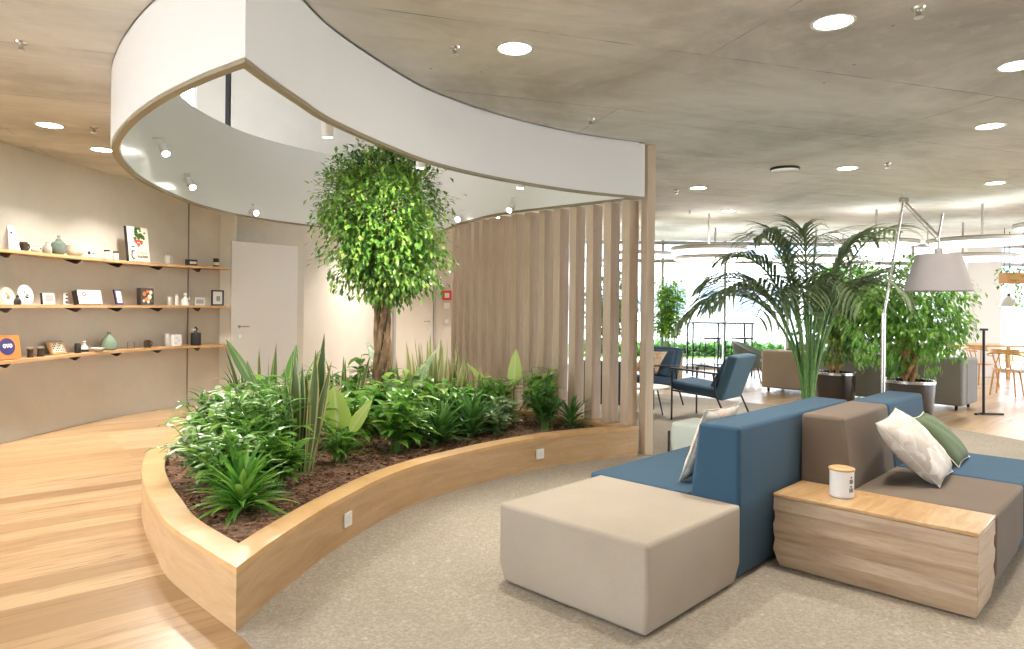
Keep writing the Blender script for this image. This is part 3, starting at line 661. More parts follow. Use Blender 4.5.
# middle shelf
def plate(lv, y, label, r, m, lean=.2, back=.06, pattern=None):
    t = onshelf('plate', label, 'plate', lv, y, back); mt = Matrix.Translation((0, .02, r * math.cos(lean) + .002)) @ Matrix.Rotation(PI / 2 - lean, 4, 'X')
    q = MB(); q.lathe([(.001, .012), (r * .6, .012), (r, .03), (r, .024), (r * .62, 0), (.001, 0)], 32, closed=False)
    q.v = [tuple(mt @ V(p)) for p in q.v]; q.build('dish', m, t, smooth='auto')
    if pattern:
        q = MB(); rr = random.Random(8)
        for k in range(14):
            a, r1 = rr.uniform(-1.2, 1.4), rr.uniform(.2, .5) * r; q.box(mt @ V((r1 * math.cos(a), r1 * math.sin(a), .015)), (.016, .004, .012), mtx=mt.to_3x3().to_4x4() @ Matrix.Rotation(a, 4, 'Z'))
        q.build('pattern', pattern, t)
    return t
plate('middle', 6.70, 'white floral plate cut off at the left edge of the middle shelf', .085, M['cream'], pattern=M['gold'])
plate('middle', 6.93, 'round white plate with dark drawing standing on the middle shelf', .10, M['wplastic'], pattern=M['ink'])
t = onshelf('salt_cellar', 'small black figure in front of the round white plate', 'figurine', 'middle', 6.84, .03)
q = MB(); q.lathe([(.03, 0), (.034, .03), (.024, .06), (.012, .07), (.016, .085), (.004, .1)], 16); q.build('body', M['ink'], t, smooth='auto')
t, mt = panelbook('photo_card', 'white booklet with a dark photograph and black spine on the middle shelf', 'booklet', 'middle', 7.24, .17, .12, .02, M['wplastic'], M['ink'], .1)
q = MB(); q.add([onface(mt, x, z, .021) @ V((0, 0, 0)) for x, z in ((-.05, .03), (.065, .03), (.065, .10), (-.05, .10))], [(0, 1, 2, 3)]); q.build('photograph', M['greyg'], t)
t = onshelf('napkin_stand', 'narrow black and white upright stand beside the big white box', 'figurine', 'middle', 7.49, .05)
q = MB(); q.box((0, 0, .065), (.04, .03, .13)); q.build('body', M['wplastic'], t, bevel=.004); q = MB(); [q.box((0, -.017, z), (.028, .004, .018)) for z in (.03, .07, .11)]; q.build('print', M['ink'], t)
t, mt = panelbook('gift_box', 'big white box with a red flower printed on it on the middle shelf', 'box', 'middle', 7.85, .38, .165, .06, M['papers'], M['ink'], .22, .1)
q = MB(); rr = random.Random(2)
for k in range(9):
    a = k * 2 * PI / 9; mm = onface(mt, -.09 + .022 * math.cos(a), .115 + .02 * math.sin(a), .061); q.add([mm @ V(p) for p in ((-.012, 0, 0), (0, -.009, 0), (.012, 0, 0), (0, .009, 0))], [(0, 1, 2, 3)])
q.build('printed_flower', M['berry'], t)
t, mt = panelbook('postcard', 'narrow violet and white postcard leaning back on the middle shelf', 'card', 'middle', 8.33, .11, .19, .008, M['violet'], M['ink'], .25, .1)
q = MB(); q.add([onface(mt, x, z, .012) @ V((0, 0, 0)) for x, z in ((-.035, .02), (.04, .02), (.04, .17), (-.035, .17))], [(0, 1, 2, 3)]); q.build('picture', M['wplastic'], t)
t, mt = panelbook('tin_box', 'colourful orange and cream tin box with dark edges on the middle shelf', 'tin', 'middle', 8.72, .2, .215, .06, M['choc'], M['ink'], .04, .08)
for nm_, m_, pts in (('printed_orange', M['orange'], ((-.05, .14, .03), (.0, .17, .022), (-.02, .07, .026))), ('printed_cream', M['papers'], ((.03, .1, .035), (.05, .16, .028), (.01, .04, .024), (-.06, .05, .02))), ('printed_green', M['leafprint'], ((.065, .05, .018),))):
    q = MB()
    for x, z, r0 in pts:
        mm = onface(mt, x, z, .062 + .002 * len(nm_) / 15); q.add([mm @ V((r0 * math.cos(a), r0 * math.sin(a), 0)) for a in [k * PI / 4 for k in range(8)]], [tuple(range(8))])
    q.build(nm_, m_, t)
jar('middle', 9.08, 'clear little glass jar, left in the glass group on the middle shelf', .035, .10, M['silver'], M['wplastic'], .012)
jar('middle', 9.17, 'narrow white bottle between glass jar and white figurine', .022, .13, M['wplastic'], M['silver'], .02, name='bottle', cat='bottle')
t = onshelf('angel_figurine', 'white two armed figurine near the right end of the middle shelf', 'figurine', 'middle', 9.26)
q = MB(); q.lathe([(.05, 0), (.045, .03), (.028, .09), (.02, .11), (.012, .12), (.024, .145), (.02, .165), (.003, .175)], 18); q.tube([(.02, 0, .1), (.055, 0, .08), (.06, 0, .12)], .009, 8); q.tube([(-.02, 0, .1), (-.05, 0, .07), (-.055, 0, .04)], .009, 8); q.build('body', M['wplastic'], t, smooth='auto')
t = onshelf('silver_tin', 'low rectangular silver tin in front of the black picture frame', 'tin', 'middle', 9.42, .05)
MB().box((0, 0, .055), (.14, .06, .11)).build('body', M['silver'], t, bevel=.006); MB().box((0, -.031, .055), (.10, .003, .06)).build('label', M['greyg'], t)
t = onshelf('picture_frame', 'small black framed picture at the right end of the middle shelf', 'picture frame', 'middle', 9.545, .16)
q = MB(); [q.box(c, d) for c, d in (((-.075, 0, .11), (.02, .02, .22)), ((.075, 0, .11), (.02, .02, .22)), ((0, 0, .01), (.13, .02, .02)), ((0, 0, .21), (.13, .02, .02)))]; q.build('frame', M['ink'], t)
MB().box((0, .002, .11), (.13, .008, .18)).build('picture', M['wplastic'], t); MB().box((0.01, -.004, .10), (.05, .003, .07)).build('print', M['greyg'], t)
# lowest shelf
t, mt = panelbook('orange_box', 'orange packet with a round blue emblem at the left end of the lowest shelf', 'packet', 'lowest', 6.72, .29, .235, .05, M['orange'], M['terracotta'], .16, .08)
q = MB(); mm = onface(mt, -.02, .125, .053); q.add([mm @ V((.10 * math.cos(a), .085 * math.sin(a), 0)) for a in [k * PI / 14 for k in range(28)]], [tuple(range(28))]); q.build('round_emblem', M['violet'], t)
text('lettering', 'ovo', .075, M['wplastic'], t, onface(mt, -.015, .115, .056), bold=.003)
for y, r0, w_ in ((7.0, .032, 'dark jar with a glass lid nearest the orange packet'), (7.14, .036, 'second dark jar with a pale lid beside the framed tile')):
    jar('lowest', y, w_, r0, .085, M['choc'], M['silver'], .018, prof=[(r0, 0), (r0 * .8, .02), (r0 * .8, .07), (r0, .085)])
t, mt = panelbook('framed_tile', 'wooden framed tile with a black and white pattern leaning on the lowest shelf', 'tile', 'lowest', 7.40, .2, .15, .025, M['shelf'], M['shelf'], .45, .14)
q = MB(); q.add([onface(mt, x, z, .027) @ V((0, 0, 0)) for x, z in ((-.08, .02), (.08, .02), (.08, .13), (-.08, .13))], [(0, 1, 2, 3)]); q.build('tile', M['papers'], t)
q = MB()
for i in range(6):
    for j in range(4):
        if (i * 7 + j * 5) % 3: mm = onface(mt, -.065 + i * .026, .035 + j * .027, .029); q.add([mm @ V(p) for p in ((-.01, -.004, 0), (.004, -.01, 0), (.01, .004, 0), (-.004, .01, 0))], [(0, 1, 2, 3)])
q.build('tile_pattern', M['ink'], t)
jar('lowest', 7.68, 'black cup standing left of the white bottle on the lowest shelf', .033, .11, M['ink'], name='cup', cat='cup')
t = onshelf('swing_bottle', 'white bottle with a dark waist between black cup and white bowl', 'bottle', 'lowest', 7.79, .06)
MB().lathe([(.038, 0), (.042, .02), (.036, .065), (.014, .09), (.014, .11)], 18).build('body', M['wplastic'], t, smooth='auto'); MB().lathe([(.016, .111), (.019, .125), (.008, .135)], 14).build('stopper', M['silver'], t, smooth='auto'); MB().lathe([(.0432, .012), (.0432, .04)], 18, closed=False).build('label', M['ink'], t)
t = onshelf('white_bowl', 'low white bowl in front of the green glass bottle', 'bowl', 'lowest', 8.0, .05)
MB().lathe([(.03, 0), (.05, .02), (.075, .045), (.072, .047), (.045, .022), (.002, .012)], 24, closed=False).build('body', M['wplastic'], t, smooth='auto')
t = onshelf('green_bottle', 'round bellied green glass bottle on the lowest shelf', 'bottle', 'lowest', 8.16, .14)
MB().lathe([(.07, 0), (.088, .02), (.09, .07), (.075, .13), (.035, .17), (.02, .185), (.018, .205), (.024, .208), (.022, .218)], 24).build('body', M['gglass'], t, smooth='auto')
jar('lowest', 8.50, 'empty clear drinking glass between green bottle and brown cup', .04, .085, M['glass'], name='drinking_glass', cat='glass')
t = jar('lowest', 8.74, 'dark brown cup with handle in the middle right of the lowest shelf', .042, .095, M['choc'], name='espresso_cup', cat='cup'); handle(t, .042, .09, M['choc'])
jar('lowest', 9.05, 'tall silver canister, left one of the bright pair on the lowest shelf', .036, .15, M['silver'], M['wplastic'], .014, name='canister', cat='canister')
t = onshelf('white_carton', 'white and grey printed carton beside the silver canister', 'carton', 'lowest', 9.17, .08)
MB().box((0, 0, .075), (.12, .07, .15)).build('box', M['wplastic'], t, bevel=.004); q = MB(); [q.box((x, -.0365, z), (.04, .003, .02)) for x, z in ((-.02, .04), (.02, .075), (-.01, .11))]; q.build('print', M['silver'], t)
t = onshelf('black_canister', 'squat black canister with a hook shaped top at the right end of the lowest shelf', 'canister', 'lowest', 9.36, .1)
MB().lathe([(.062, 0), (.066, .01), (.066, .16), (.06, .17)], 20).build('body', M['ink'], t, smooth='auto')
q = MB(); q.tube([(0, 0, .172), (0, 0, .20), (.02, 0, .225), (.0, 0, .25), (-.02, 0, .235)], [.03, .014, .012, .012, .01], 10); q.build('hook_top', M['ink'], t, smooth='auto'); q = MB(); q.tube([(-.01, 0, .2), (-.05, 0, .215)], [.014, .01], 10); q.build('spout', M['wplastic'], t)

# ------------------------------------------------------------------ modular sofa group at 46 degrees
SO = V((.626, 3.006)); AE = V((.695, .719)); BE = V((-.719, .695)); SA = math.atan2(AE.y, AE.x)
def W(a, b, z=0): p = SO + AE * a + BE * b; return (p.x, p.y, z)
def sofa_root(name, label, cat, a, b, group=None): return thing(name, label, cat, W(a, b), SA, group)
def blockmesh(a0, a1, b0, b1, top, ch=.032, bot=.012, chz=.12, lean=None):
    q = MB(); c = ch
    loops = [[(a0 + c, b0 + c, bot), (a1 - c, b0 + c, bot), (a1 - c, b1 - c, bot), (a0 + c, b1 - c, bot)],
             [(a0, b0, chz), (a1, b0, chz), (a1, b1, chz), (a0, b1, chz)], [(a0, b0, top), (a1, b0, top), (a1, b1, top), (a0, b1, top)]]
    return q.rings(loops)
def feet(t, a0, a1, b0, b1):
    for a in (a0 + .12, a1 - .12):
        for b in (b0 + .12, b1 - .12): q = MB(); q.lathe([(.02, .007), (.024, .02)], 12, c=(a, b, 0)); q.build('foot', M['black'], t)
t = sofa_root('ottoman', 'wide taupe upholstered ottoman block with chamfered base nearest the viewer', 'ottoman', 0, 0)
blockmesh(-.048, .834, -.004, .905, .422, ch=.02).build('upholstery', M['taupe'], t, bevel=.018, seg=3); feet(t, 0, .83, 0, .9)
def sofa(label, a0, a1, side, fab, name='sofa_module'):
    t = sofa_root(name, label, 'sofa', a0, 0, 'modular sofas standing back to back'); w = a1 - a0 - .004; s = side
    def lp(z, b0, b1, ca=0): return [(ca, s * b0, z), (w - ca, s * b0, z), (w - ca, s * b1, z), (ca, s * b1, z)][::s]
    q = MB(); q.rings([lp(.012, .31, .96, .03), lp(.12, .302, .99), lp(.42, .302, .99)]); q.build('seat', fab, t, bevel=.018, seg=3)
    q = MB(); q.rings([lp(.012, .035, .30, .03), lp(.12, .008, .30), lp(.42, .008, .298), lp(.822, .008, .25)]); q.build('backrest', fab, t, bevel=.02, seg=3)
    for a in (.12, w - .12):
        for b in (.15, .8): k = MB(); k.lathe([(.02, .007), (.024, .02)], 12, c=(a, s * b, 0)); k.build('foot', M['black'], t)
    return t
sofa('long blue sofa whose backrest stands directly behind the taupe ottoman', .838, 2.50, 1, M['blue'])
sofa('brown sofa module next to the wooden block table, holding the beige cushion', 1.612, 2.465, -1, M['brown'])
sofa('blue sofa module at the right end, holding the green cushion', 2.47, 3.33, -1, M['blue'])
t = sofa_root('block_table', 'solid wooden block side table with facetted front between ottoman and brown sofa', 'side table', 1.2, -.985)
def tl(z, o): return [(-o, -o * .3, z), (.404, -o * .3, z), (.404, .965, z), (-o, .965, z)]
q = MB(); q.rings([[(.03, .012, .012), (.38, .012, .012), (.38, .94, .012), (.03, .94, .012)], tl(.11, .004), tl(.165, -.02), tl(.20, -.002), tl(.25, .008), tl(.275, -.016), tl(.315, -.010), tl(.33, .004), tl(.40, 0)]); q.build('facetted_body', M['block'], t, bevel=.004)
q = MB(); q.box((.202, .4825, .4115), (.408, .969, .021)); q.build('top_board', M['blocktop'], t, bevel=.005); 
for a in (.1, .3):
    for b in (.1, .86): k = MB(); k.lathe([(.02, .007), (.02, .016)], 12, c=(a, b, 0)); k.build('foot', M['black'], t)
# mug on the table
mx = W(1.40, -.315, .423)
t = thing('mug', 'white mug with wooden lid and black lettering on the wooden block table', 'mug', mx); t.scale = (1.24,) * 3
MB().lathe([(.046, 0), (.05, .004), (.05, .108), (.0505, .116), (.047, .116), (.046, .1), (.001, .01)], 32, closed=False).build('body', M['wplastic'], t, smooth='auto')
MB().lathe([(.001, .1165), (.0525, .1165), (.054, .121), (.054, .125), (.05, .128), (.001, .125)], 32, closed=False).build('lid', M['shelf'], t, smooth='auto')
q = MB(); base_a = math.atan2(-mx[1], -mx[0]) + math.radians(52)
for z, wd_, hh in ((.028, .5, .018), (.05, .35, .006), (.066, .45, .018), (.09, .3, .006)):
    cols = 3 if hh > .01 else 1
    for c in range(cols):
        a0 = base_a - wd_ / 2 + c * wd_ / cols; a1 = a0 + wd_ / cols * .6; vs = []
        for z_ in (z, z + hh):
            for a in (a0, (a0 + a1) / 2, a1): vs.append((.0509 * math.cos(a), .0509 * math.sin(a), z_))
        q.add(vs, [(0, 1, 4, 3), (1, 2, 5, 4)])
q.build('lettering', M['ink'], t)
# cushions
def cushion(label, corners, thick, m, group=None, name='cushion', piping=None):
    c = [V(p) for p in corners]; cen = sum(c, V()) / 4; t = thing(name, label, 'cushion', tuple(cen), 0, group); n = 14
    nrm = (c[1] - c[0]).cross(c[3] - c[0]).normalized(); q = MB()
    for sgn in (1, -1):
        vs = []
        for i in range(n + 1):
            for j in range(n + 1):
                u, v = i / n, j / n; p = (c[0] * (1 - u) + c[1] * u) * (1 - v) + (c[3] * (1 - u) + c[2] * u) * v - cen
                a, b = 2 * u - 1, 2 * v - 1; e = ((1 - a * a) * (1 - b * b)) ** .42
                pull = 1 - .07 * (1 - abs(a) ** 2) * abs(b) ** 3 - .07 * (1 - abs(b) ** 2) * abs(a) ** 3
                wr = .04 * thick * math.sin(a * 9 + b * 5) * e
                vs.append(p * pull + nrm * sgn * (thick / 2 * e + wr))
        fs = [(i * (n + 1) + j, (i + 1) * (n + 1) + j, (i + 1) * (n + 1) + j + 1, i * (n + 1) + j + 1) for i in range(n) for j in range(n)]
        q.add(vs, fs if sgn > 0 else [f[::-1] for f in fs])
    o = q.build('cover', m, t, smooth=True)
    bm = bmesh.new(); bm.from_mesh(o.data); bmesh.ops.remove_doubles(bm, verts=bm.verts, dist=1e-4); bmesh.ops.recalc_face_normals(bm, faces=bm.faces); bm.to_mesh(o.data); bm.free()
    for p in o.data.polygons: p.use_smooth = True
    q = MB(); e = []
    for i in range(4):
        a, b = c[i] - cen, c[(i + 1) % 4] - cen
        for k in range(7):
            u = 2 * k / 7 - 1; pull = 1 - .07 * (1 - u * u); e.append(a.lerp(b, k / 7) * pull)
    q.tube(e + [e[0]], .0035, 6, cap=False); q.build('piping', piping or m, t, smooth=True); return t
cushion('beige cushion with pale triangle print leaning on the brown backrest', [W(1.98, -.66, .43), W(2.50, -.62, .43), W(2.30, -.34, .82), W(1.76, -.38, .79)], .19, M['beigecush'])
cushion('sage green cushion leaning on the blue backrest behind the beige one', [W(2.66, -.62, .43), W(3.10, -.60, .43), W(3.02, -.33, .72), W(2.62, -.35, .72)], .14, M['sage'], piping=M['papers'])
cushion('pale multicolour cushion seen edge-on behind the long blue backrest', [W(1.02, .47, .425), W(1.44, .47, .425), W(1.40, .275, .88), W(.98, .285, .87)], .09, M['printcush'])

# ------------------------------------------------------------------ arc floor lamp
lx, ly = 3.02, 5.60
t = thing('floor_lamp', 'tall steel floor lamp with jointed arm and grey tapered shade behind the sofas', 'floor lamp', (lx, ly, 0))
MB().lathe([(.165, .007), (.17, .012), (.168, .03), (.02, .036)], 40).build('base', M['steel'], t, smooth='auto')
J = (.155, 0, 2.345); E_ = (.405, -.06, 2.05)
q = MB(); q.tube([(0, 0, .036), (0, 0, 1.42)], .017, 14); q.build('lower_pole', M['steel'], t, smooth='auto')
q = MB(); q.tube([(.0, 0, 1.40), J], .010, 12); q.build('upper_pole', M['steel'], t, smooth='auto')
q = MB(); q.tube([(J[0] - .03, 0, J[2]), (J[0] + .03, 0, J[2])], .02, 14); q.tube([(J[0], 0, J[2]), (J[0] + .0, 0, J[2] + .07)], .006, 8); q.build('joint', M['steel'], t, smooth='auto')
q = MB(); q.tube([J, E_], .009, 10); q.tube([(J[0] + .01, .02, J[2] - .03), (E_[0] - .01, E_[1] + .02, E_[2] - .02)], .004, 6); q.build('arm', M['steel'], t, smooth='auto')
q = MB(); q.tube([(E_[0] - .02, E_[1], E_[2] - .03), E_, (E_[0] + .03, E_[1], E_[2] + .18)], .009, 8); q.tube([E_, (E_[0], E_[1], 1.92)], .008, 8)
q.tube([(J[0] + .17, -.05, 2.15), (E_[0] - .09, E_[1], 2.05), (E_[0] - .08, E_[1], 1.97), (E_[0] - .01, E_[1], 1.93)], .004, 6); q.build('hanger', M['steel'], t, smooth='auto')
q = MB(); q.lathe([(.158, 1.90), (.245, 1.605), (.241, 1.605), (.154, 1.897)], 44, c=(E_[0], E_[1], 0), closed=False); sh = q.build('lamp_shade', M['lampgrey'], t, smooth='auto')
q = MB(); q.lathe([(.001, 1.899), (.156, 1.899), (.156, 1.893), (.001, 1.893)], 40, c=(E_[0], E_[1], 0), closed=False); q.build('diffuser', M['off_lens'], t)
q = MB(); q.tube([(E_[0], E_[1], 1.899), (E_[0], E_[1], 1.95)], .03, 16); q.build('socket', M['greyg'], t, smooth='auto')

# ------------------------------------------------------------------ armchairs
def armchair(label, x, y, face, back, side, seat, name='armchair', s=1, bh=.80):
    t = thing(name, label, 'armchair', (x, y, 0), math.atan2(face[1], face[0]), 'steel framed armchairs'); t.scale = (s,) * 3   # local +x is the front
    q = MB(); q.rings([[(-.22, -.28, .30), (.34, -.28, .37), (.34, .28, .37), (-.22, .28, .30)], [(-.24, -.29, .36), (.37, -.29, .44), (.37, .29, .44), (-.24, .29, .36)], [(-.22, -.28, .42), (.34, -.28, .48), (.34, .28, .48), (-.22, .28, .42)]]); q.build('seat_cushion', seat, t, bevel=.03, seg=3)
    q = MB(); q.rings([[(-.31, -.28, .28), (-.20, -.28, .30), (-.20, .28, .30), (-.31, .28, .28)], [(-.50, -.29, bh), (-.37, -.29, bh + .02), (-.37, .29, bh + .02), (-.50, .29, bh)]]); q.build('backrest', back, t, bevel=.025, seg=3)
    q = MB(); q.rings([[(-.22, -.25, .42), (-.14, -.25, .44), (-.14, .25, .44), (-.22, .25, .42)], [(-.365, -.25, bh - .03), (-.32, -.25, bh - .02), (-.32, .25, bh - .02), (-.365, .25, bh - .03)]]); q.build('back_cushion', seat, t, bevel=.02, seg=3)
    for sg in (-1, 1):
        yy = .335 * sg
        q = MB(); q.tube([(.30, yy, .007), (.30, yy, .60)], .012, 8); q.build('front_leg', M['black'], t, smooth='auto')
        q = MB(); q.tube([(-.42, yy, .007), (-.26, yy, .34), (-.22, yy, .60)], .012, 8); q.build('rear_leg', M['black'], t, smooth='auto')
        q = MB(); q.box((.03, yy, .612), (.62, .045, .022), mtx=Matrix.Rotation(math.radians(-3), 4, 'Y')); q.build('armrest', M['black'], t, bevel=.008)
        q = MB(); q.tube([(.30, yy, .36), (-.26, yy, .33)], .01, 8); q.tube([(.25, yy, .36), (.25, 0, .36)], .01, 8); q.tube([(-.26, yy, .33), (-.26, 0, .31)], .01, 8); q.build('side_rail', M['black'], t, smooth='auto')
    return t
armchair('blue armchair with black steel arms seen from behind, right of the oak post', 2.55, 8.95, (-.76, .65), M['steelblue'], M['steelblue'], M['navy'], s=1.07)
armchair('dark blue armchair holding a patterned cushion, just beyond the oak post', 2.02, 10.2, (-.75, -.66), M['navy'], M['navy'], M['navy'], bh=.84)
armchair('navy armchair half hidden behind the slat screen', 1.15, 8.55, (.3, .95), M['navy'], M['navy'], M['navy'])
c = Matrix.Rotation(math.atan2(-.66, -.75), 4, 'Z')
cushion('tan patterned cushion on the dark blue armchair beyond the oak post', [Matrix.Translation((2.02, 10.2, 0)) @ c @ V(p) for p in ((.05, -.24, .49), (.05, .20, .49), (-.17, .22, .80), (-.17, -.22, .80))], .11, mk_cush('tan_print', (.55, .42, .30), [(.45, .3, .2), (.62, .5, .36), (.35, .27, .2)], 20))
t = thing('coffee_table', 'low round white coffee table beside the armchairs', 'coffee table', (1.80, 9.15, 0))
MB().lathe([(.30, .385), (.305, .39), (.305, .405), (.30, .41)], 36).build('table_top', M['white_matt'], t, smooth='auto')
for k in range(3): q = MB(); a = k * 2.1 + .4; q.tube([(.26 * math.cos(a), .26 * math.sin(a), .007), (.16 * math.cos(a), .16 * math.sin(a), .385)], .01, 8); q.build('leg', M['black'], t)
t = thing('pouf_stool', 'small pale green upholstered stool with black legs behind the long blue sofa', 'stool', (1.66, 6.0, 0), math.radians(46))
q = MB(); q.rings([[(-.17, -.17, .10), (.17, -.17, .10), (.17, .17, .10), (-.17, .17, .10)], [(-.2, -.2, .30), (.2, -.2, .30), (.2, .2, .30), (-.2, .2, .30)], [(-.19, -.19, .46), (.19, -.19, .46), (.19, .19, .46), (-.19, .19, .46)]]); q.build('seat', M['pouf'], t, bevel=.03, seg=3)
for a, b in ((-1, -1), (1, -1), (1, 1), (-1, 1)): q = MB(); q.tube([(a * .2, b * .2, .007), (a * .20, b * .20, .38)], .011, 8); q.build('leg', M['black'], t)

# ------------------------------------------------------------------ distant lounge
def backsofa(label, x, y, d, ln, dep, m, h=.76):
    t = thing('lounge_sofa', label, 'sofa', (x, y, 0), math.atan2(d[1], d[0])); 
    q = MB(); q.box((ln / 2, .12, h / 2 + .04), (ln, .22, h - .06)); q.build('backrest', m, t, bevel=.035, seg=3)
    q = MB(); q.box((ln / 2, .24 + (dep - .24) / 2, .26), (ln - .3, dep - .25, .36)); q.build('seat', m, t, bevel=.04, seg=3)
    for k in (.075, ln - .075): q = MB(); q.box((k, .235 + (dep - .24) / 2, h / 2 + .03), (.15, dep - .23, h - .08)); q.build('armrest', m, t, bevel=.035, seg=3)
    for a in (.1, ln - .1):
        for b in (.1, dep - .1): q = MB(); q.lathe([(.02, .0), (.025, .08)], 10, c=(a, b, 0)); q.build('foot', M['black'], t)
    return t
backsofa('grey lounge sofa seen from behind, between the two potted fig shrubs', 4.95, 11.55, (.67, -.74), 2.26, .78, M['grey'])
backsofa('tan lounge sofa seen from behind, left of the fan palm stems', 4.38, 12.1, (.72, -.69), 1.5, .8, M['tan'], .72)
def tub(label, x, y, a, m):
    t = thing('tub_chair', label, 'chair', (x, y, 0), a); n = 20; lo = []
    def arc(r, z, off=0): return [(r * math.cos(u), r * math.sin(u), z + off * math.cos(u * .5 - PI / 2 + PI / 2) ) for u in [math.radians(-130 + 260 * k / n) for k in range(n + 1)]]
    out = []; 
    q = MB()
    for k in range(n + 1):
        u = math.radians(-125 + 250 * k / n); top = .46 + .34 * max(0, math.cos(u * .62)); q_ = (math.cos(u), math.sin(u))
        out.append([(.30 * q_[0], .30 * q_[1], .30), (.38 * q_[0], .38 * q_[1], top), (.34 * q_[0], .34 * q_[1], top), (.27 * q_[0], .27 * q_[1], .32)])
    q.rings(out); q.build('shell', m, t, smooth='auto')
    q = MB(); q.lathe([(.26, .30), (.31, .33), (.31, .42), (.27, .45)], 28); q.build('seat', m, t, smooth='auto')
    for k in range(4): q = MB(); u = PI / 4 + k * PI / 2; q.tube([(.3 * math.cos(u), .3 * math.sin(u), 0), (.18 * math.cos(u), .18 * math.sin(u), .31)], .013, 8); q.build('leg', M['black'], t)
tub('dark green-grey tub chair with rounded back near the window, left of the tan sofa', 4.75, 13.6, math.radians(150), M['greygreen'])
tub('green-grey tub chair behind the tan sofa, facing the window', 5.6, 13.5, math.radians(-60), M['greygreen'])
t = thing('high_table', 'tall black framed bar table in front of the window', 'bar table', (3.85, 14.95, 0))
MB().box((.65, .0, 1.13), (1.35, .55, .035)).build('table_top', M['black'], t, bevel=.006)
for x in (.02, .70, 1.28):
    for y in (-.24, .24): q = MB(); q.box((x, y, .556), (.035, .035, 1.11)); q.build('leg', M['black'], t)
q = MB(); q.box((.65, .24, .2), (1.23, .025, .025)); q.build('foot_rail', M['black'], t)
def stool(label, x, y, sz=.82):
    t = thing('bar_stool', label, 'bar stool', (x, y, 0), .1, 'black bar stools at the bar table')
    MB().box((0, 0, sz), (.36, .34, .035)).build('seat', M['black'], t, bevel=.01)
    for a, b in ((-1, -1), (1, -1), (1, 1), (-1, 1)): q = MB(); q.tube([(a * .19, b * .19, 0), (a * .15, b * .14, sz - .02)], .012, 8); q.build('leg', M['black'], t)
    q = MB()
    for a, b in (((-1, -1), (1, -1)), ((1, -1), (1, 1)), ((1, 1), (-1, 1)), ((-1, 1), (-1, -1))): q.tube([(a[0] * .18, a[1] * .18, .28), (b[0] * .18, b[1] * .18, .28)], .009, 6)
    q.build('foot_ring', M['black'], t)
stool('black bar stool in front of the window at the left half of the bar table', 4.16, 14.45)
stool('black bar stool at the right half of the bar table behind palm fronds', 4.85, 14.5)
# sign stand
t = thing('sign_stand', 'slim dark pole stand with flat base beside the grey lounge sofa', 'stand', (6.60, 9.62, 0))
q = MB(); q.box((.12, 0, .013), (.30, .05, .025)); q.box((-.05, .02, .013), (.20, .04, .025), rz=.6); q.build('base', M['black'], t); q = MB(); q.tube([(0, 0, .02), (-.01, 0, 1.18)], .018, 10); q.build('pole', M['black'], t); MB().box((-.015, -.01, 1.19), (.10, .03, .03)).build('head', M['black'], t)
# dining corner
def dining_table(label, x, y, r, m, h=.74):
    t = thing('dining_table', label, 'table', (x, y, 0)); MB().lathe([(r - .01, h - .035), (r, h - .03), (r, h - .005), (r - .008, h)], 40).build('table_top', m, t, smooth='auto')
    MB().box((0, 0, h / 2), (.36, .36, h - .075), rz=.6).build('pedestal', m, t, bevel=.01); MB().lathe([(.28, 0), (.28, .02), (.2, .036)], 30).build('base', M['black'], t)
dining_table('round beech dining table with square pedestal at the right edge', 9.45, 12.2, .5, M['orangewood'])
t = thing('long_table', 'long beech table far behind near the white pier', 'table', (9.7, 14.3, 0)); MB().box((0, 0, .74), (1.9, .8, .04)).build('table_top', M['orangewood'], t, bevel=.006)
for a, b in ((-.85, -.33), (.85, -.33), (.85, .33), (-.85, .33)): MB().box((a, b, .36), (.06, .06, .718)).build('leg', M['orangewood'], t)
def bentwood(label, x, y, a):
    t = thing('bentwood_chair', label, 'chair', (x, y, 0), a, 'beech bentwood armchairs'); m = M['orangewood']       # local +x is the front
    MB().lathe([(.19, .425), (.21, .43), (.21, .45), (.19, .456)], 28).build('seat', m, t, smooth='auto')
    for sx_, sy_ in ((.17, .16), (.17, -.16), (-.16, .15), (-.16, -.15)): q = MB(); q.tube([(sx_ * 1.25, sy_ * 1.25, 0), (sx_ * .95, sy_ * .95, .425)], [.013, .018], 10); q.build('leg', m, t, smooth='auto')
    q = MB(); q.tube(catmull([(.20, .24, .66), (.0, .27, .68), (-.20, .2, .72), (-.27, 0, .74), (-.20, -.2, .72), (0, -.27, .68), (.2, -.24, .66)], 5), .018, 10); q.build('arm_bow', m, t, smooth='auto')
    q = MB(); q.rings([[(-.255 * math.cos(u), .255 * math.sin(u), .72), (-.255 * math.cos(u), .255 * math.sin(u), .80), (-.275 * math.cos(u), .275 * math.sin(u), .80), (-.275 * math.cos(u), .275 * math.sin(u), .72)] for u in [math.radians(-55 + 11 * k) for k in range(11)]]); q.build('back_rail', m, t, smooth='auto')
    for sy_ in (-.22, .22): q = MB(); q.tube([(.14, sy_ * .8, .44), (.16, sy_ * 1.13, .67)], .011, 8); q.build('arm_post', m, t)
    for u in (-.6, -.2, .2, .6): q = MB(); q.tube([(-.17 * math.cos(u), .17 * math.sin(u), .45), (-.265 * math.cos(u), .265 * math.sin(u), .73)], .009, 8); q.build('spindle', m, t)
    q = MB()
    for p0, p1 in (((.19, .18, .2), (-.18, .17, .2)), ((.19, -.18, .2), (-.18, -.17, .2))): q.tube([p0, p1], .008, 6)
    q.build('stretcher', m, t)
bentwood('beech bentwood armchair with its back to the viewer at the round table', 8.55, 11.9, math.radians(40))
bentwood('beech bentwood armchair farther back near the white pier', 9.0, 13.2, math.radians(20))
t = thing('hanging_planter', 'terracotta coloured hanging pot with trailing green plant before the right window', 'hanging plant', (9.6, 13.2, 1.98))
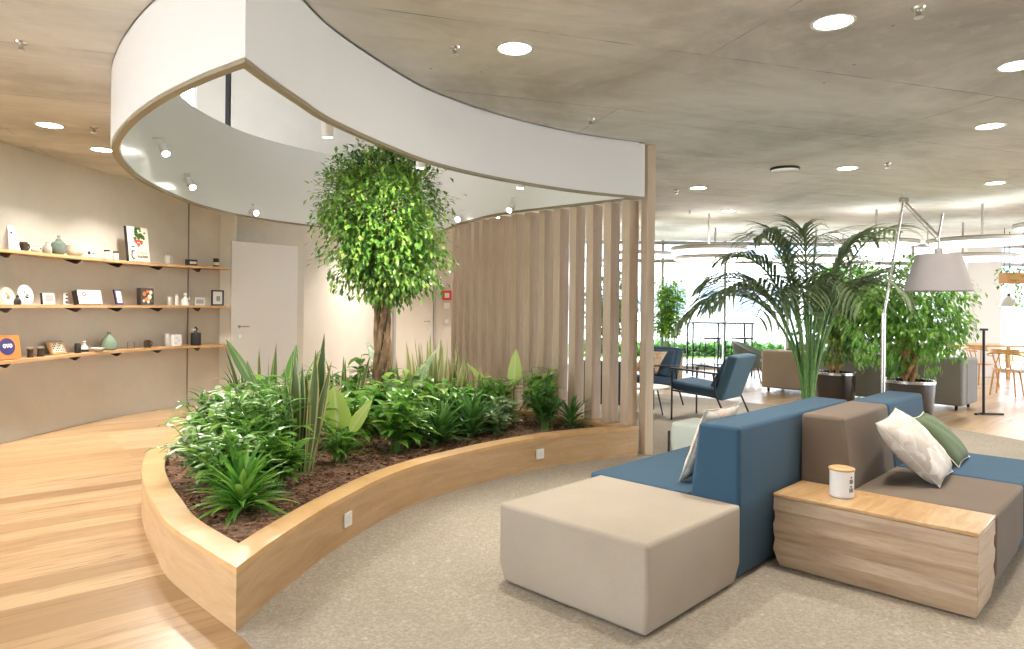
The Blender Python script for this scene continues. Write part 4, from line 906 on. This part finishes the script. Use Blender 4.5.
MB().box((0, 0, .1), (.42, .22, .2)).build('pot', M['terracotta'], t, bevel=.01)
q = MB(); [q.tube([(x, 0, .2), (x, 0, CEIL - 1.98)], .006, 6) for x in (-.18, .18)]; q.build('cable', M['black'], t)
q = MB(); rr = random.Random(4)
for k in range(190): a = rr.uniform(0, 6.3); q.leaf((rr.uniform(-.24, .24), rr.uniform(-.13, .13), rr.uniform(-.05, .3)), (math.cos(a), math.sin(a), rr.uniform(-.6, .8)), .12, .06, 1, n=2)
for k in range(60): q.leaf((rr.uniform(.0, .3), rr.uniform(-.1, .1), rr.uniform(-.45, 0)), (rr.uniform(-1, 1), rr.uniform(-1, 1), -.5), .10, .05, .6, n=2)
q.build('foliage', L['bright'], t)
t = thing('pendant_lamp', 'small clear bell shaped pendant lamp below the hanging plant', 'pendant lamp', (9.95, 13.8, 1.55))
MB().lathe([(.03, .20), (.06, .17), (.14, .08), (.18, 0), (.175, 0), (.055, .165)], 28, closed=False).build('shade', M['silver'], t, smooth='auto'); q = MB(); q.tube([(0, 0, .16), (0, 0, CEIL - 1.55)], .006, 6); q.tube([(0, 0, .17), (0, 0, .26)], .03, 12); q.build('cable', M['black'], t)
# suspended light discs
for i, (x, y, z, r, w) in enumerate([(3.3, 11.6, 2.46, .62, 'left, nearest the oak post and edged dark'), (2.4, 13.2, 2.48, .65, 'partly hidden by the oak post'), (4.0, 13.6, 2.45, .8, 'low and far, above the left palm frond'), (5.75, 10.9, 2.52, .6, 'behind the upper joint of the floor lamp'),
                                 (6.95, 10.2, 2.50, .72, 'with the thick rod, right of the lamp shade'), (7.2, 9.0, 2.60, .55, 'highest at the right edge'), (8.1, 12.4, 2.42, .9, 'far, low above the dining corner'), (5.9, 13.4, 2.45, .8, 'far, above the tan sofa'), (9.9, 11.8, 2.5, .7, 'cut off at the right edge over the dining table'), (7.0, 14.6, 2.44, .6, 'smallest, before the far window')]):
    t = thing('light_disc', 'round suspended light disc, ' + w, 'ceiling light', (x, y, z), 0, 'round light discs hung from the ceiling')
    MB().lathe([(r * .98, -.05), (r, -.045), (r, 0), (r * .95, .012), (.001, .02)], 48, closed=False).build('housing', M['white_matt'], t, smooth='auto')
    MB().lathe([(r * 1.003, -.004), (r * 1.004, .013), (r * .955, .018), (r * .95, .0125)], 48, closed=False).build('dark_edge', M['greyg'], t)
    MB().lathe([(.001, -.052), (r * .98, -.052)], 48, closed=False).build('diffuser', M['disc'], t)
    q = MB(); q.tube([(0, 0, .02), (0, 0, CEIL - z - .002)], .018, 8); q.build('rod', M['greyg'], t)
    lamp('AREA', 'ceiling_fill', (0, 0, .03), 5, (1, .97, .92), t, r * 1.2, (0, 0, 1)).data.spread = math.radians(170)  # added upward lamp to brighten the ceiling, not part of the discs

# ------------------------------------------------------------------ plants
def bush(t, h, spread, m, n_stem, per, ll, lw, seed, bend=1.0, stemmat=None, droop=.5, up=.35):
    rr = random.Random(seed); q = MB(); st = MB()
    for k in range(n_stem):
        a = rr.uniform(0, 2 * PI); out = spread * rr.uniform(.15, 1) ** .7; hh = h * rr.uniform(.55, 1.0) * (1 - .35 * out / max(spread, .01)); b0 = V((rr.gauss(0, .025), rr.gauss(0, .025), 0)); tip = V((out * math.cos(a) * .75, out * math.sin(a) * .75, hh))
        mid = b0.lerp(tip, .5) + V((-out * .12 * math.cos(a), -out * .12 * math.sin(a), hh * .05)); pts = [b0, mid, tip]; st.tube(pts, [.006, .005, .003], 5)
        for j in range(per):
            u = .25 + .75 * (j + rr.random()) / per; p = b0.lerp(mid, u * 2) if u < .5 else mid.lerp(tip, u * 2 - 1); az = a + j * 2.4 + rr.uniform(-.4, .4)
            q.leaf(p, (math.cos(az), math.sin(az), up + rr.uniform(-.3, .5)), ll * rr.uniform(.7, 1.1), lw * rr.uniform(.75, 1.1), bend * rr.uniform(.6, 1.2), .25, n=4)
    st.build('stems', stemmat or L['stem'], t); return q.build('foliage', m, t, smooth=False)
def rosette(t, h, m, n, ll, lw, seed, bend=1.1, lo=.25, hi=1.4):
    rr = random.Random(seed); q = MB()
    for k in range(n):
        u = k / n; az = k * 2.4 + rr.uniform(-.2, .2); el = lo + (hi - lo) * u
        q.leaf((0.012 * math.cos(az), .012 * math.sin(az), h * .35 * u), (math.cos(az) * math.cos(el), math.sin(az) * math.cos(el), math.sin(el)), ll * rr.uniform(.8, 1.1), lw, bend * (1 - .5 * u), .3, n=6)
    q.build('foliage', m, t)
def swords(t, h, m, n, w, seed, spread=.1, tilt=.16):
    rr = random.Random(seed); q = MB()
    for k in range(n):
        a = rr.uniform(0, 2 * PI); r0 = spread * math.sqrt(rr.random()); tl_ = tilt * rr.uniform(.1, 1.3); sd = rr.uniform(0, PI)
        q.leaf((r0 * math.cos(a), r0 * math.sin(a), 0), (math.sin(tl_) * math.cos(a), math.sin(tl_) * math.sin(a), math.cos(tl_)), h * rr.uniform(.6, 1), w * rr.uniform(.8, 1.15), rr.uniform(-.05, .12), .22, n=9, prof='sword', side=(math.cos(sd), math.sin(sd), 0), twist=rr.uniform(-1.2, 1.2))
    q.build('foliage', m, t)
def bigleaf(t, m, leaves, petiole=None, fold=.12):                 # leaves: azimuth, lean, stalk length, leaf length, width, bend
    q = MB(); st = MB()
    for az, ln_, sl_, ll, lw, bd in leaves:
        d = V((math.cos(az) * math.sin(ln_), math.sin(az) * math.sin(ln_), math.cos(ln_))); e = d * sl_
        st.tube([(0, 0, 0), tuple(e * .5 + V((0, 0, .01))), tuple(e)], [.010, .008, .006], 6)
        q.leaf(e, d, ll, lw, bd, fold, n=8, prof='ovate', side=(math.cos(az + PI / 2 + (.0 if abs(ln_) > .25 else 0)), math.sin(az + PI / 2), 0))
    st.build('stems', petiole or L['stem'], t); q.build('foliage', m, t)
SZ = .247
def pl(name, label, x, y, cat='plant', group='plants growing in the oak planter', rz=0): return thing(name, label, cat, (x, y, SZ), rz, group)
def B(label, x, y, kind, h, s, seed, **k):
    t = pl(k.pop('name', 'leafy_shrub'), label, x, y)
    h *= 1.32; s *= 1.25
    if kind == 'bright': bush(t, h, s, L['bright'], 18, 10, .21, .052, seed)
    elif kind == 'varieg': bush(t, h, s, L['varieg'], 17, 9, .20, .062, seed, bend=1.2)
    elif kind == 'deep': bush(t, h, s, L['deep'], 16, 12, .15, .036, seed, up=.6, bend=.6)
    elif kind == 'broad': bush(t, h, s, L['bright'], 14, 9, .22, .08, seed)
    elif kind == 'white': bush(t, h, s, L['white'], 9, 6, .19, .08, seed, up=.7)
    return t
def Rs(label, x, y, h, seed, m='deep', n=42, ll=.26, lw=.034, **k): t = pl('rosette_plant', label, x, y); rosette(t, h, L[m], n, ll, lw, seed, **k); return t
Rs('dark green tufted plant nearest the pointed front corner of the planter', -1.55, 3.98, .28, 1, n=80, ll=.32, lw=.044, lo=.35, m='bright')
B('fresh green shrub right behind the front corner tuft', -1.74, 4.22, 'bright', .42, .24, 2)
B('variegated shrub sprawling over the left front soil', -2.02, 4.62, 'varieg', .40, .30, 3)
B('tall pale green shrub in the middle of the front left clump', -1.72, 4.72, 'bright', .62, .32, 4)
B('variegated shrub with glossy pale leaves behind the left front shrub', -2.12, 5.12, 'varieg', .55, .30, 5)
B('bright green shrub between the front clump and the tall snake plant', -1.62, 5.12, 'bright', .60, .28, 6)
B('dark leaved shrub at the left rim of the planter', -2.5, 5.75, 'deep', .44, .22, 7)
Rs('dark tufted plant hanging over the left rim', -2.62, 6.15, .34, 8, ll=.28, lw=.04)
Rs('dark spiky plant far left at the back, before the concrete wall', -2.85, 7.2, .46, 9, ll=.38, lw=.04, lo=.5)
B('light green shrub left of the big dark paddle leaf', -2.3, 6.3, 'varieg', .55, .3, 10)
t = pl('snake_plant', 'grey green sword leaves rising in front of the white door', -2.55, 7.0); swords(t, .85, L['sans'], 9, .05, 11, .16, .4)
t = pl('paddle_leaf_plant', 'plant with very tall curved dark paddle leaves before the white door', -2.05, 6.15)
bigleaf(t, L['paddle'], [(2.9, .55, .55, .50, .17, .15), (3.1, .45, .42, .35, .13, -.1), (.3, .35, .50, .42, .17, .3), (1.2, .2, .45, .40, .15, .2), (4.6, .5, .35, .4, .16, .6), (5.6, .6, .32, .36, .15, .8)])
t = pl('snake_plant', 'tallest yellow edged snake plant, in the middle front of the planter', -1.53, 4.96); swords(t, 1.0, L['sans'], 16, .088, 12, .08, .16)
t = pl('lime_leaf_plant', 'shrub with two large lime green upright leaves', -1.28, 5.26)
bush(t, .34, .2, L['bright'], 12, 9, .18, .04, 13); 
k1 = MB()
k1.leaf((-.04, 0, .24), (-.08, .05, 1),   .34, .25, .1, .1, n=8, prof='ovate', side=(1, -.2, 0)); k1.leaf((.05, .02, .22), (.5, .1, .85), .30, .11, .1, .15, n=8, prof='ovate', side=(.85, -.3, -.5)); k1.build('big_leaves', L['lime'], t)
B('leafy green shrub just right of the lime leaf shrub', -.93, 5.62, 'broad', .50, .26, 15)
B('bright shrub against the tree trunk', -1.25, 6.3, 'broad', .55, .26, 16)
B('green shrub between the tall snake plant and the tree', -1.72, 6.0, 'broad', .60, .28, 17)
B('pale mottled shrub behind the tall snake plant', -2.0, 6.75, 'varieg', .6, .28, 18)
t = pl('snake_plant', 'dark snake plant with thin leaves left of the tree trunk', -1.66, 6.85); swords(t, .78, L['sans'], 12, .05, 19, .13, .25)
t = pl('snake_plant', 'short striped snake plant right of the tree trunk', -1.16, 7.4); swords(t, .78, L['sansp'], 12, .06, 20, .10, .3)
t = pl('spathe_plant', 'plant with a large white backed leaf beside the tree trunk', -1.02, 6.65); bigleaf(t, L['white'], [(2.6, .5, .50, .50, .18, .2), (.4, .3, .45, .42, .18, .4), (4.5, .6, .35, .4, .16, .6), (1.2, .5, .4, .4, .16, .5)])
Rs('dark tufted plant at the near rim left of the upper outlet', -.62, 5.98, .34, 21, n=60, ll=.36, lw=.046, lo=.5)
Rs('second dark tufted plant nearer the upper outlet', -.36, 6.32, .36, 22, n=60, ll=.38, lw=.046, lo=.5)
t = pl('snake_plant', 'cluster of pale thin snake plants before the slat screen', -.80, 7.15); swords(t, .92, L['sansp'], 30, .07, 23, .24, .15)
t = pl('snake_plant', 'pale thin snake plants standing closest to the slats', -.42, 7.30); swords(t, .80, L['sansp'], 22, .07, 24, .20, .2)
B('mixed green shrub in the gap behind the dark tufts', -.70, 6.55, 'broad', .46, .26, 25)
B('low white veined plant near the right end of the planter', -.08, 6.72, 'white', .32, .24, 26)
t = pl('paddle_leaf_plant', 'plant with broad yellow green paddle leaves near the right end', .02, 7.05); bigleaf(t, L['lime'], [(2.6, .7, .34, .50, .17, .3), (1.4, .15, .38, .40, .15, .2), (.5, .6, .34, .46, .16, .6), (3.4, .5, .3, .42, .16, .5)])
B('fresh green shrub with tall pale shoots near the right end', .30, 7.0, 'bright', .55, .22, 27)
B('dark green shrub second from the right end of the planter', .33, 6.72, 'deep', .42, .2, 28)
Rs('small dark tuft at the extreme right end of the planter', .60, 6.88, .26, 29, n=40, ll=.28, lw=.034)
B('low dark plant by the rim below the lime paddle leaves', -.13, 6.42, 'white', .2, .18, 30)
B('dark shrub hidden in the back of the planter near the wall', -2.35, 7.9, 'deep', .5, .3, 31)
B('leafy shrub at the back between snake plant and tree', -1.75, 7.7, 'broad', .55, .3, 32)

B('green shrub low behind the second dark tuft', -.45, 6.85, 'bright', .38, .24, 33)
B('small green shrub at the near rim right of the lime leaf shrub', -.86, 5.86, 'bright', .30, .2, 34)
B('leafy green shrub behind the left rim near the dark tuft', -2.35, 6.75, 'bright', .52, .28, 35)
B('leafy green shrub directly right of the tree trunk', -1.0, 7.0, 'broad', .5, .26, 36)
Rs('third dark tufted plant beneath the mixed shrub', -.86, 6.3, .3, 37, n=46, ll=.28, lw=.04)
B('fresh green shrub in front of the pale snake plants', -.55, 6.98, 'bright', .42, .24, 38)

B('fresh shrub filling the gap right of the front corner tuft', -1.50, 4.42, 'bright', .34, .2, 41)
B('broad leaved shrub in the heart of the front left clump', -1.95, 4.95, 'broad', .52, .28, 42)
B('broad leaved shrub at the left rim behind the variegated one', -2.35, 5.35, 'broad', .42, .24, 43)
B('light shrub in the row before the slats, behind the tufts', -.15, 7.05, 'bright', .50, .22, 44)
B('tall fresh shrub right behind the lime leaf shrub', -1.35, 5.75, 'broad', .55, .24, 45)
M['bark'] = mk_bark()
def foliage_ball(q, rr, n, cen, rad, ll, lw, shell=.55, droop=.5, flat=1, twigs=None):
    clumps = []
    for k in range(n // 14):
        u = V((rr.gauss(0, 1), rr.gauss(0, 1), rr.gauss(0, 1))).normalized(); r0 = rr.uniform(shell, 1) ; clumps.append((V((cen[0] + u.x * rad[0] * r0, cen[1] + u.y * rad[1] * r0, cen[2] + u.z * rad[2] * r0)), u))
    for c, u in clumps:
        if twigs is not None and rr.random() < .25: twigs.tube([V(cen) + (c - V(cen)) * .35 - V((0, 0, .1)), c], [.006, .002], 4)
        for j in range(14):
            p = c + V((rr.gauss(0, .055), rr.gauss(0, .055), rr.gauss(0, .055))); d = (u + V((rr.uniform(-1, 1), rr.uniform(-1, 1), rr.uniform(-1, .5))) * .9 - V((0, 0, droop))).normalized()
            q.leaf(p, d, ll * rr.uniform(.7, 1.15), lw * rr.uniform(.8, 1.15), rr.uniform(.2, 1), .2, n=2)
# the big tree
tx, ty = -1.27, 6.62
t = thing('indoor_tree', 'braided trunk tree with dense round crown rising through the ceiling drum', 'tree', (tx, ty, SZ))
rr = random.Random(21); q = MB()
for k in range(5):
    a0 = k * 2 * PI / 5; pts = []
    for j in range(15):
        u = j / 14; a = a0 + u * 5.2; r0 = (.056 + .03 * (1 - u) ** 3) + (.05 * max(0, u - .85) / .15); pts.append((r0 * math.cos(a) + .03 * math.sin(u * 3), r0 * math.sin(a), u * 1.45))
    q.tube(pts, [.034 - .008 * j / 14 for j in range(15)], 9)
q.build('trunk', M['bark'], t, smooth='auto')
q = MB()
for k in range(16):
    a = k * 2.4; r1 = rr.uniform(.25, .5); q.tube([(0, 0, 1.35), (r1 * .4 * math.cos(a), r1 * .4 * math.sin(a), 1.6 + .03 * k), (r1 * math.cos(a), r1 * math.sin(a), 1.75 + .055 * k)], [.022, .014, .005], 6)
q.build('branches', M['bark'], t)
q = MB()
foliage_ball(q, rr, 9000, (.02, 0, 2.08), (.62, .62, .64), .075, .035, .45, droop=.15)
foliage_ball(q, rr, 3600, (.04, 0, 1.66), (.62, .58, .44), .075, .035, .45, droop=.45)
foliage_ball(q, rr, 900, (0, 0, 2.45), (.48, .48, .34), .08, .037, .4)
q.build('foliage', L['ficus'], t)

def pot(t, r, h, m, rim=None):
    MB().lathe([(r * .9, .0), (r * .92, .01), (r, h), (r * .93, h), (r * .92, h - .05), (.001, h - .05)], 32, closed=False).build('pot', m, t, smooth='auto')
    if rim: MB().lathe([(r * 1.003, h - .03), (r * 1.02, h - .03), (r * 1.02, h + .006), (r * .92, h + .006)], 32, closed=False).build('pot_rim', rim, t, smooth='auto')
    MB().lathe([(r * .91, h - .048), (.001, h - .04)], 24, closed=False).build('potting_soil', M['soil'], t)
def figshrub(label, x, y, r, h, crown, rad, n, seed, name='fig_shrub', square=False):
    t = thing(name, label, 'potted plant', (x, y, 0), 0, 'potted weeping figs'); pot(t, r, h, M['dkplastic'], M['steel']); rr = random.Random(seed)
    q = MB()
    for k in range(4):
        a0 = k * PI / 2; q.tube([((.05 + .03 * math.sin(u * 3)) * math.cos(a0 + u * 4), (.05 + .03 * math.sin(u * 3)) * math.sin(a0 + u * 4), h - .05 + u * (crown[2] - h) * .8) for u in [j / 8 for j in range(9)]], .028, 8)
    q.build('trunk', plain('orange_bark', (.42, .22, .10), .8, var=.4, scale=20), t, smooth='auto')
    q = MB(); tw = MB(); foliage_ball(q, rr, n, crown, rad, .10, .042, .3, droop=.9, twigs=tw); tw.build('branches', L['twig'], t); q.build('foliage', L['bright' if seed % 2 else 'ficus'], t)
figshrub('weeping fig in a dark round pot directly behind the fan palm', 4.9, 10.45, .30, .50, (.1, 0, 1.45), (.78, .65, .85), 4600, 40)
figshrub('weeping fig in a dark round pot behind the floor lamp shade', 5.28, 9.15, .31, .52, (.0, 0, 1.38), (.88, .75, .80), 5600, 41)
# bamboo in pale planter
t = thing('bamboo_plant', 'bright green bamboo in a pale square planter at the far window', 'potted plant', (3.32, 14.6, 0))
MB().box((0, 0, .30), (.50, .50, .60), taper=1.04).build('planter', M['linenpot'], t, bevel=.01)
rr = random.Random(9); q = MB(); f_ = MB()
for k in range(26):
    a = rr.uniform(0, 6.3); r0 = rr.uniform(.02, .2); top = (r0 * 1.7 * math.cos(a), r0 * 1.7 * math.sin(a), rr.uniform(1.7, 2.15)); b0 = (r0 * math.cos(a), r0 * math.sin(a), .6); q.tube([b0, top], .008, 5)
    for j in range(46):
        u = rr.uniform(.2, 1); p = V(b0).lerp(V(top), u); az = rr.uniform(0, 6.3); rad_ = rr.uniform(0, .16); f_.leaf(p + V((math.cos(az) * rad_, math.sin(az) * rad_, 0)), (math.cos(az), math.sin(az), rr.uniform(-.4, .5)), .20, .075, .8, n=2)
q.build('canes', L['stem'], t); f_.build('foliage', L['bamboo'], t)
# pale leafy plant behind the screen
t = thing('screen_plant', 'pale leafy potted shrub glimpsed between the slats of the screen', 'potted plant', (1.55, 11.3, 0)); pot(t, .24, .45, M['linenpot'])
rr = random.Random(19); q = MB(); foliage_ball(q, rr, 1600, (0, 0, 1.5), (.55, .4, .75), .10, .045, .3, droop=.6); q.build('foliage', L['varieg'], t); q = MB(); q.tube([(0, 0, .4), (.03, 0, 1.2)], .03, 8); q.build('trunk', L['twig'], t)
t = thing('screen_plant', 'second pale potted shrub behind the left half of the slat screen', 'potted plant', (.35, 12.0, 0)); pot(t, .24, .45, M['linenpot'])
rr = random.Random(29); q = MB(); foliage_ball(q, rr, 1100, (0, 0, 1.4), (.5, .4, .7), .10, .045, .3, droop=.6); q.build('foliage', L['varieg'], t); q = MB(); q.tube([(0, 0, .4), (.03, 0, 1.2)], .03, 8); q.build('trunk', L['twig'], t)

# fan palm behind the sofas
def frond(parent, p0, p1, p2, p3, ll, seed, t0=.42, n=34, wd=.022, m='palm'):
    p0, p1, p2, p3 = map(V, (p0, p1, p2, p3)); rr = random.Random(seed)
    def bz(t): return p0 * (1 - t) ** 3 + p1 * 3 * t * (1 - t) ** 2 + p2 * 3 * t * t * (1 - t) + p3 * t ** 3
    pts = [bz(k / 22) for k in range(23)]; q = MB(); q.m = 0; q.tube(pts, [.016 * (1 - .8 * k / 22) + .002 for k in range(23)], 6); q.m = 1
    for k in range(n):
        t = t0 + (1 - t0) * (k + .5) / n; p = bz(t); tg = (bz(min(1, t + .01)) - bz(t - .01)).normalized(); sd = tg.cross(V((0, 0, 1))).normalized(); u = (t - t0) / (1 - t0)
        L_ = ll * 1.25 * (math.sin(PI * min(1, .12 + u * .8)) ** .6) * rr.uniform(.88, 1.08)
        for s in (-1, 1): q.leaf(p, sd * s * .8 + tg * .6 + V((0, 0, .22)), L_, wd, 1.2 * rr.uniform(.7, 1.3), .3, n=5, prof='sword')
    return q.build('frond', [L['stem'], L[m]], parent)
t = thing('palm', 'tall arching palm with feathery fronds behind the long blue sofa', 'potted plant', (2.86, 6.62, 0)); pot(t, .2, .36, M['linenpot'])
fr = [(-1.18, .20, 1.30, .52), (-1.08, -.3, 1.50, .50), (-.95, .3, 1.66, .50), (-.80, .0, 1.92, .46), (-.62, -.2, 2.10, .42), (-.35, .3, 2.2, .40), (-.05, .1, 2.2, .40), (.25, .4, 2.16, .42), (.55, -.1, 2.12, .46), (1.0, .2, 2.22, .42), (.9, -.2, 1.75, .48), (.65, -.45, 1.55, .48), (-.40, -.6, 1.55, .50), (.2, -.65, 1.50, .50), (-.8, .5, 1.45, .46), (.5, .6, 1.6, .42), (-.7, -.5, 1.35, .48), (-.0, -.5, 1.75, .46)]
for i, (x, y, z, ll) in enumerate(fr):
    hz = 1.92 if z < 2 else 2.02
    frond(t, (rr.uniform(-.03, .03), rr.uniform(-.03, .03), .31), (x * .04, y * .04, 1.15), (x * .42, y * .42, max(z, 1.85) + .2), (x, y, z), ll, 60 + i, t0=.44, n=18, wd=.031)
q = MB()
for k in range(7): a = k * .9; q.tube([(.03 * math.cos(a), .03 * math.sin(a), .31), (.03 * math.cos(a), .03 * math.sin(a), .55)], [.02, .012], 6)
q.build('leaf_sheaths', M['linenpot'], t)

# ------------------------------------------------------------------ outdoors
struct(MB().box((5, 60, -.25), (220, 200, .1)).build('ground_outside', M['paving']))
g = MB().box((8, 26, -.17), (60, 7, .05)).build('lawn', M['grass']); tag(g, 'strip of green lawn outside the far window', 'grass', kind='stuff')
def hedge(x0, x1, y, h, label, seed):
    rr = random.Random(seed); q = MB()
    for k in range(2600): q.leaf((rr.uniform(x0, x1), y + rr.uniform(-.4, .4), rr.uniform(0, h) - .15), (rr.uniform(-1, 1), rr.uniform(-1, 1), rr.uniform(-.2, 1)), .32, .18, .5, n=2)
    tag(q.build('hedge', L['deep']), label, 'hedge')
hedge(2, 13, 23, .3, 'low clipped hedge outside the far window', 3)
def house(label, x, y, w_, d_, h_, nx, nz, m):
    t = thing('office_building', label, 'building', (x, y, -.2)); MB().box((0, 0, h_ / 2), (w_, d_, h_)).build('wall', m, t)
    for i in range(nx):
        for j in range(nz): MB().box(((i + .5) / nx * w_ - w_ / 2, -d_ / 2 - .03, (j + .55) / nz * h_), (w_ / nx * .6, .08, h_ / nz * .5)).build('window', M['winblue'], t)
    MB().box((0, 0, h_ + .15), (w_ + .4, d_ + .4, .3)).build('roof', M['white_matt'], t)
house('pale office building with bands of windows far outside the left windows', 15, 62, 24, 10, 8.5, 8, 2, M['facade'])
house('pale office building far outside behind the dining corner', 46, 58, 20, 10, 11, 7, 3, M['facade'])
def outtree(label, x, y, h, r, seed):
    t = thing('street_tree', label, 'tree', (x, y, -.2), 0, 'trees outside the windows'); rr = random.Random(seed); q = MB()
    for k in range(900):
        u = V((rr.gauss(0, 1), rr.gauss(0, 1), rr.gauss(0, 1))).normalized() * rr.uniform(.4, 1) * r; q.leaf((u.x, u.y, h - r + u.z), (rr.uniform(-1, 1), rr.uniform(-1, 1), rr.uniform(-1, 1)), .5, .3, .5, n=2)
    q.build('foliage', L['bright'], t); q = MB(); q.tube([(0, 0, 0), (.1, 0, h - r)], [.16, .1], 8); q.build('trunk', L['twig'], t)
outtree('round green street tree outside behind the figs', 16, 33, 4.0, 1.7, 2)

# ------------------------------------------------------------------ daylight, camera, colour
w = bpy.data.worlds.new('overcast_day'); sc.world = w; w.use_nodes = True; nt = w.node_tree
bg = nt.nodes['Background']; tc = N(nt, 'ShaderNodeTexCoord'); sx = N(nt, 'ShaderNodeSeparateXYZ'); nt.links.new(tc.outputs['Generated'], sx.inputs[0])
nt.links.new(ramp(nt, sx.outputs[2], [(.0, (.80, .87, .93)), (.35, (.86, .92, 1.0))]), bg.inputs[0]); bg.inputs[1].default_value = 9.0
cam = bpy.data.cameras.new('camera'); co = bpy.data.objects.new('camera', cam); COL.objects.link(co); sc.camera = co
cam.sensor_width = 36; cam.lens = 36 * 689 / 1024; cam.shift_y = -.0181; cam.clip_start = .05; cam.clip_end = 300
co.location = (0, 0, 1.45)
co.rotation_euler = (Matrix.Rotation(PI / 2, 3, 'X') @ Matrix.Rotation(.0105, 3, 'Z')).to_euler()
vs = sc.view_settings; vs.view_transform = 'Standard'; vs.look = 'None'; vs.gamma = 1; vs.use_curve_mapping = False; vs.exposure = 0.0
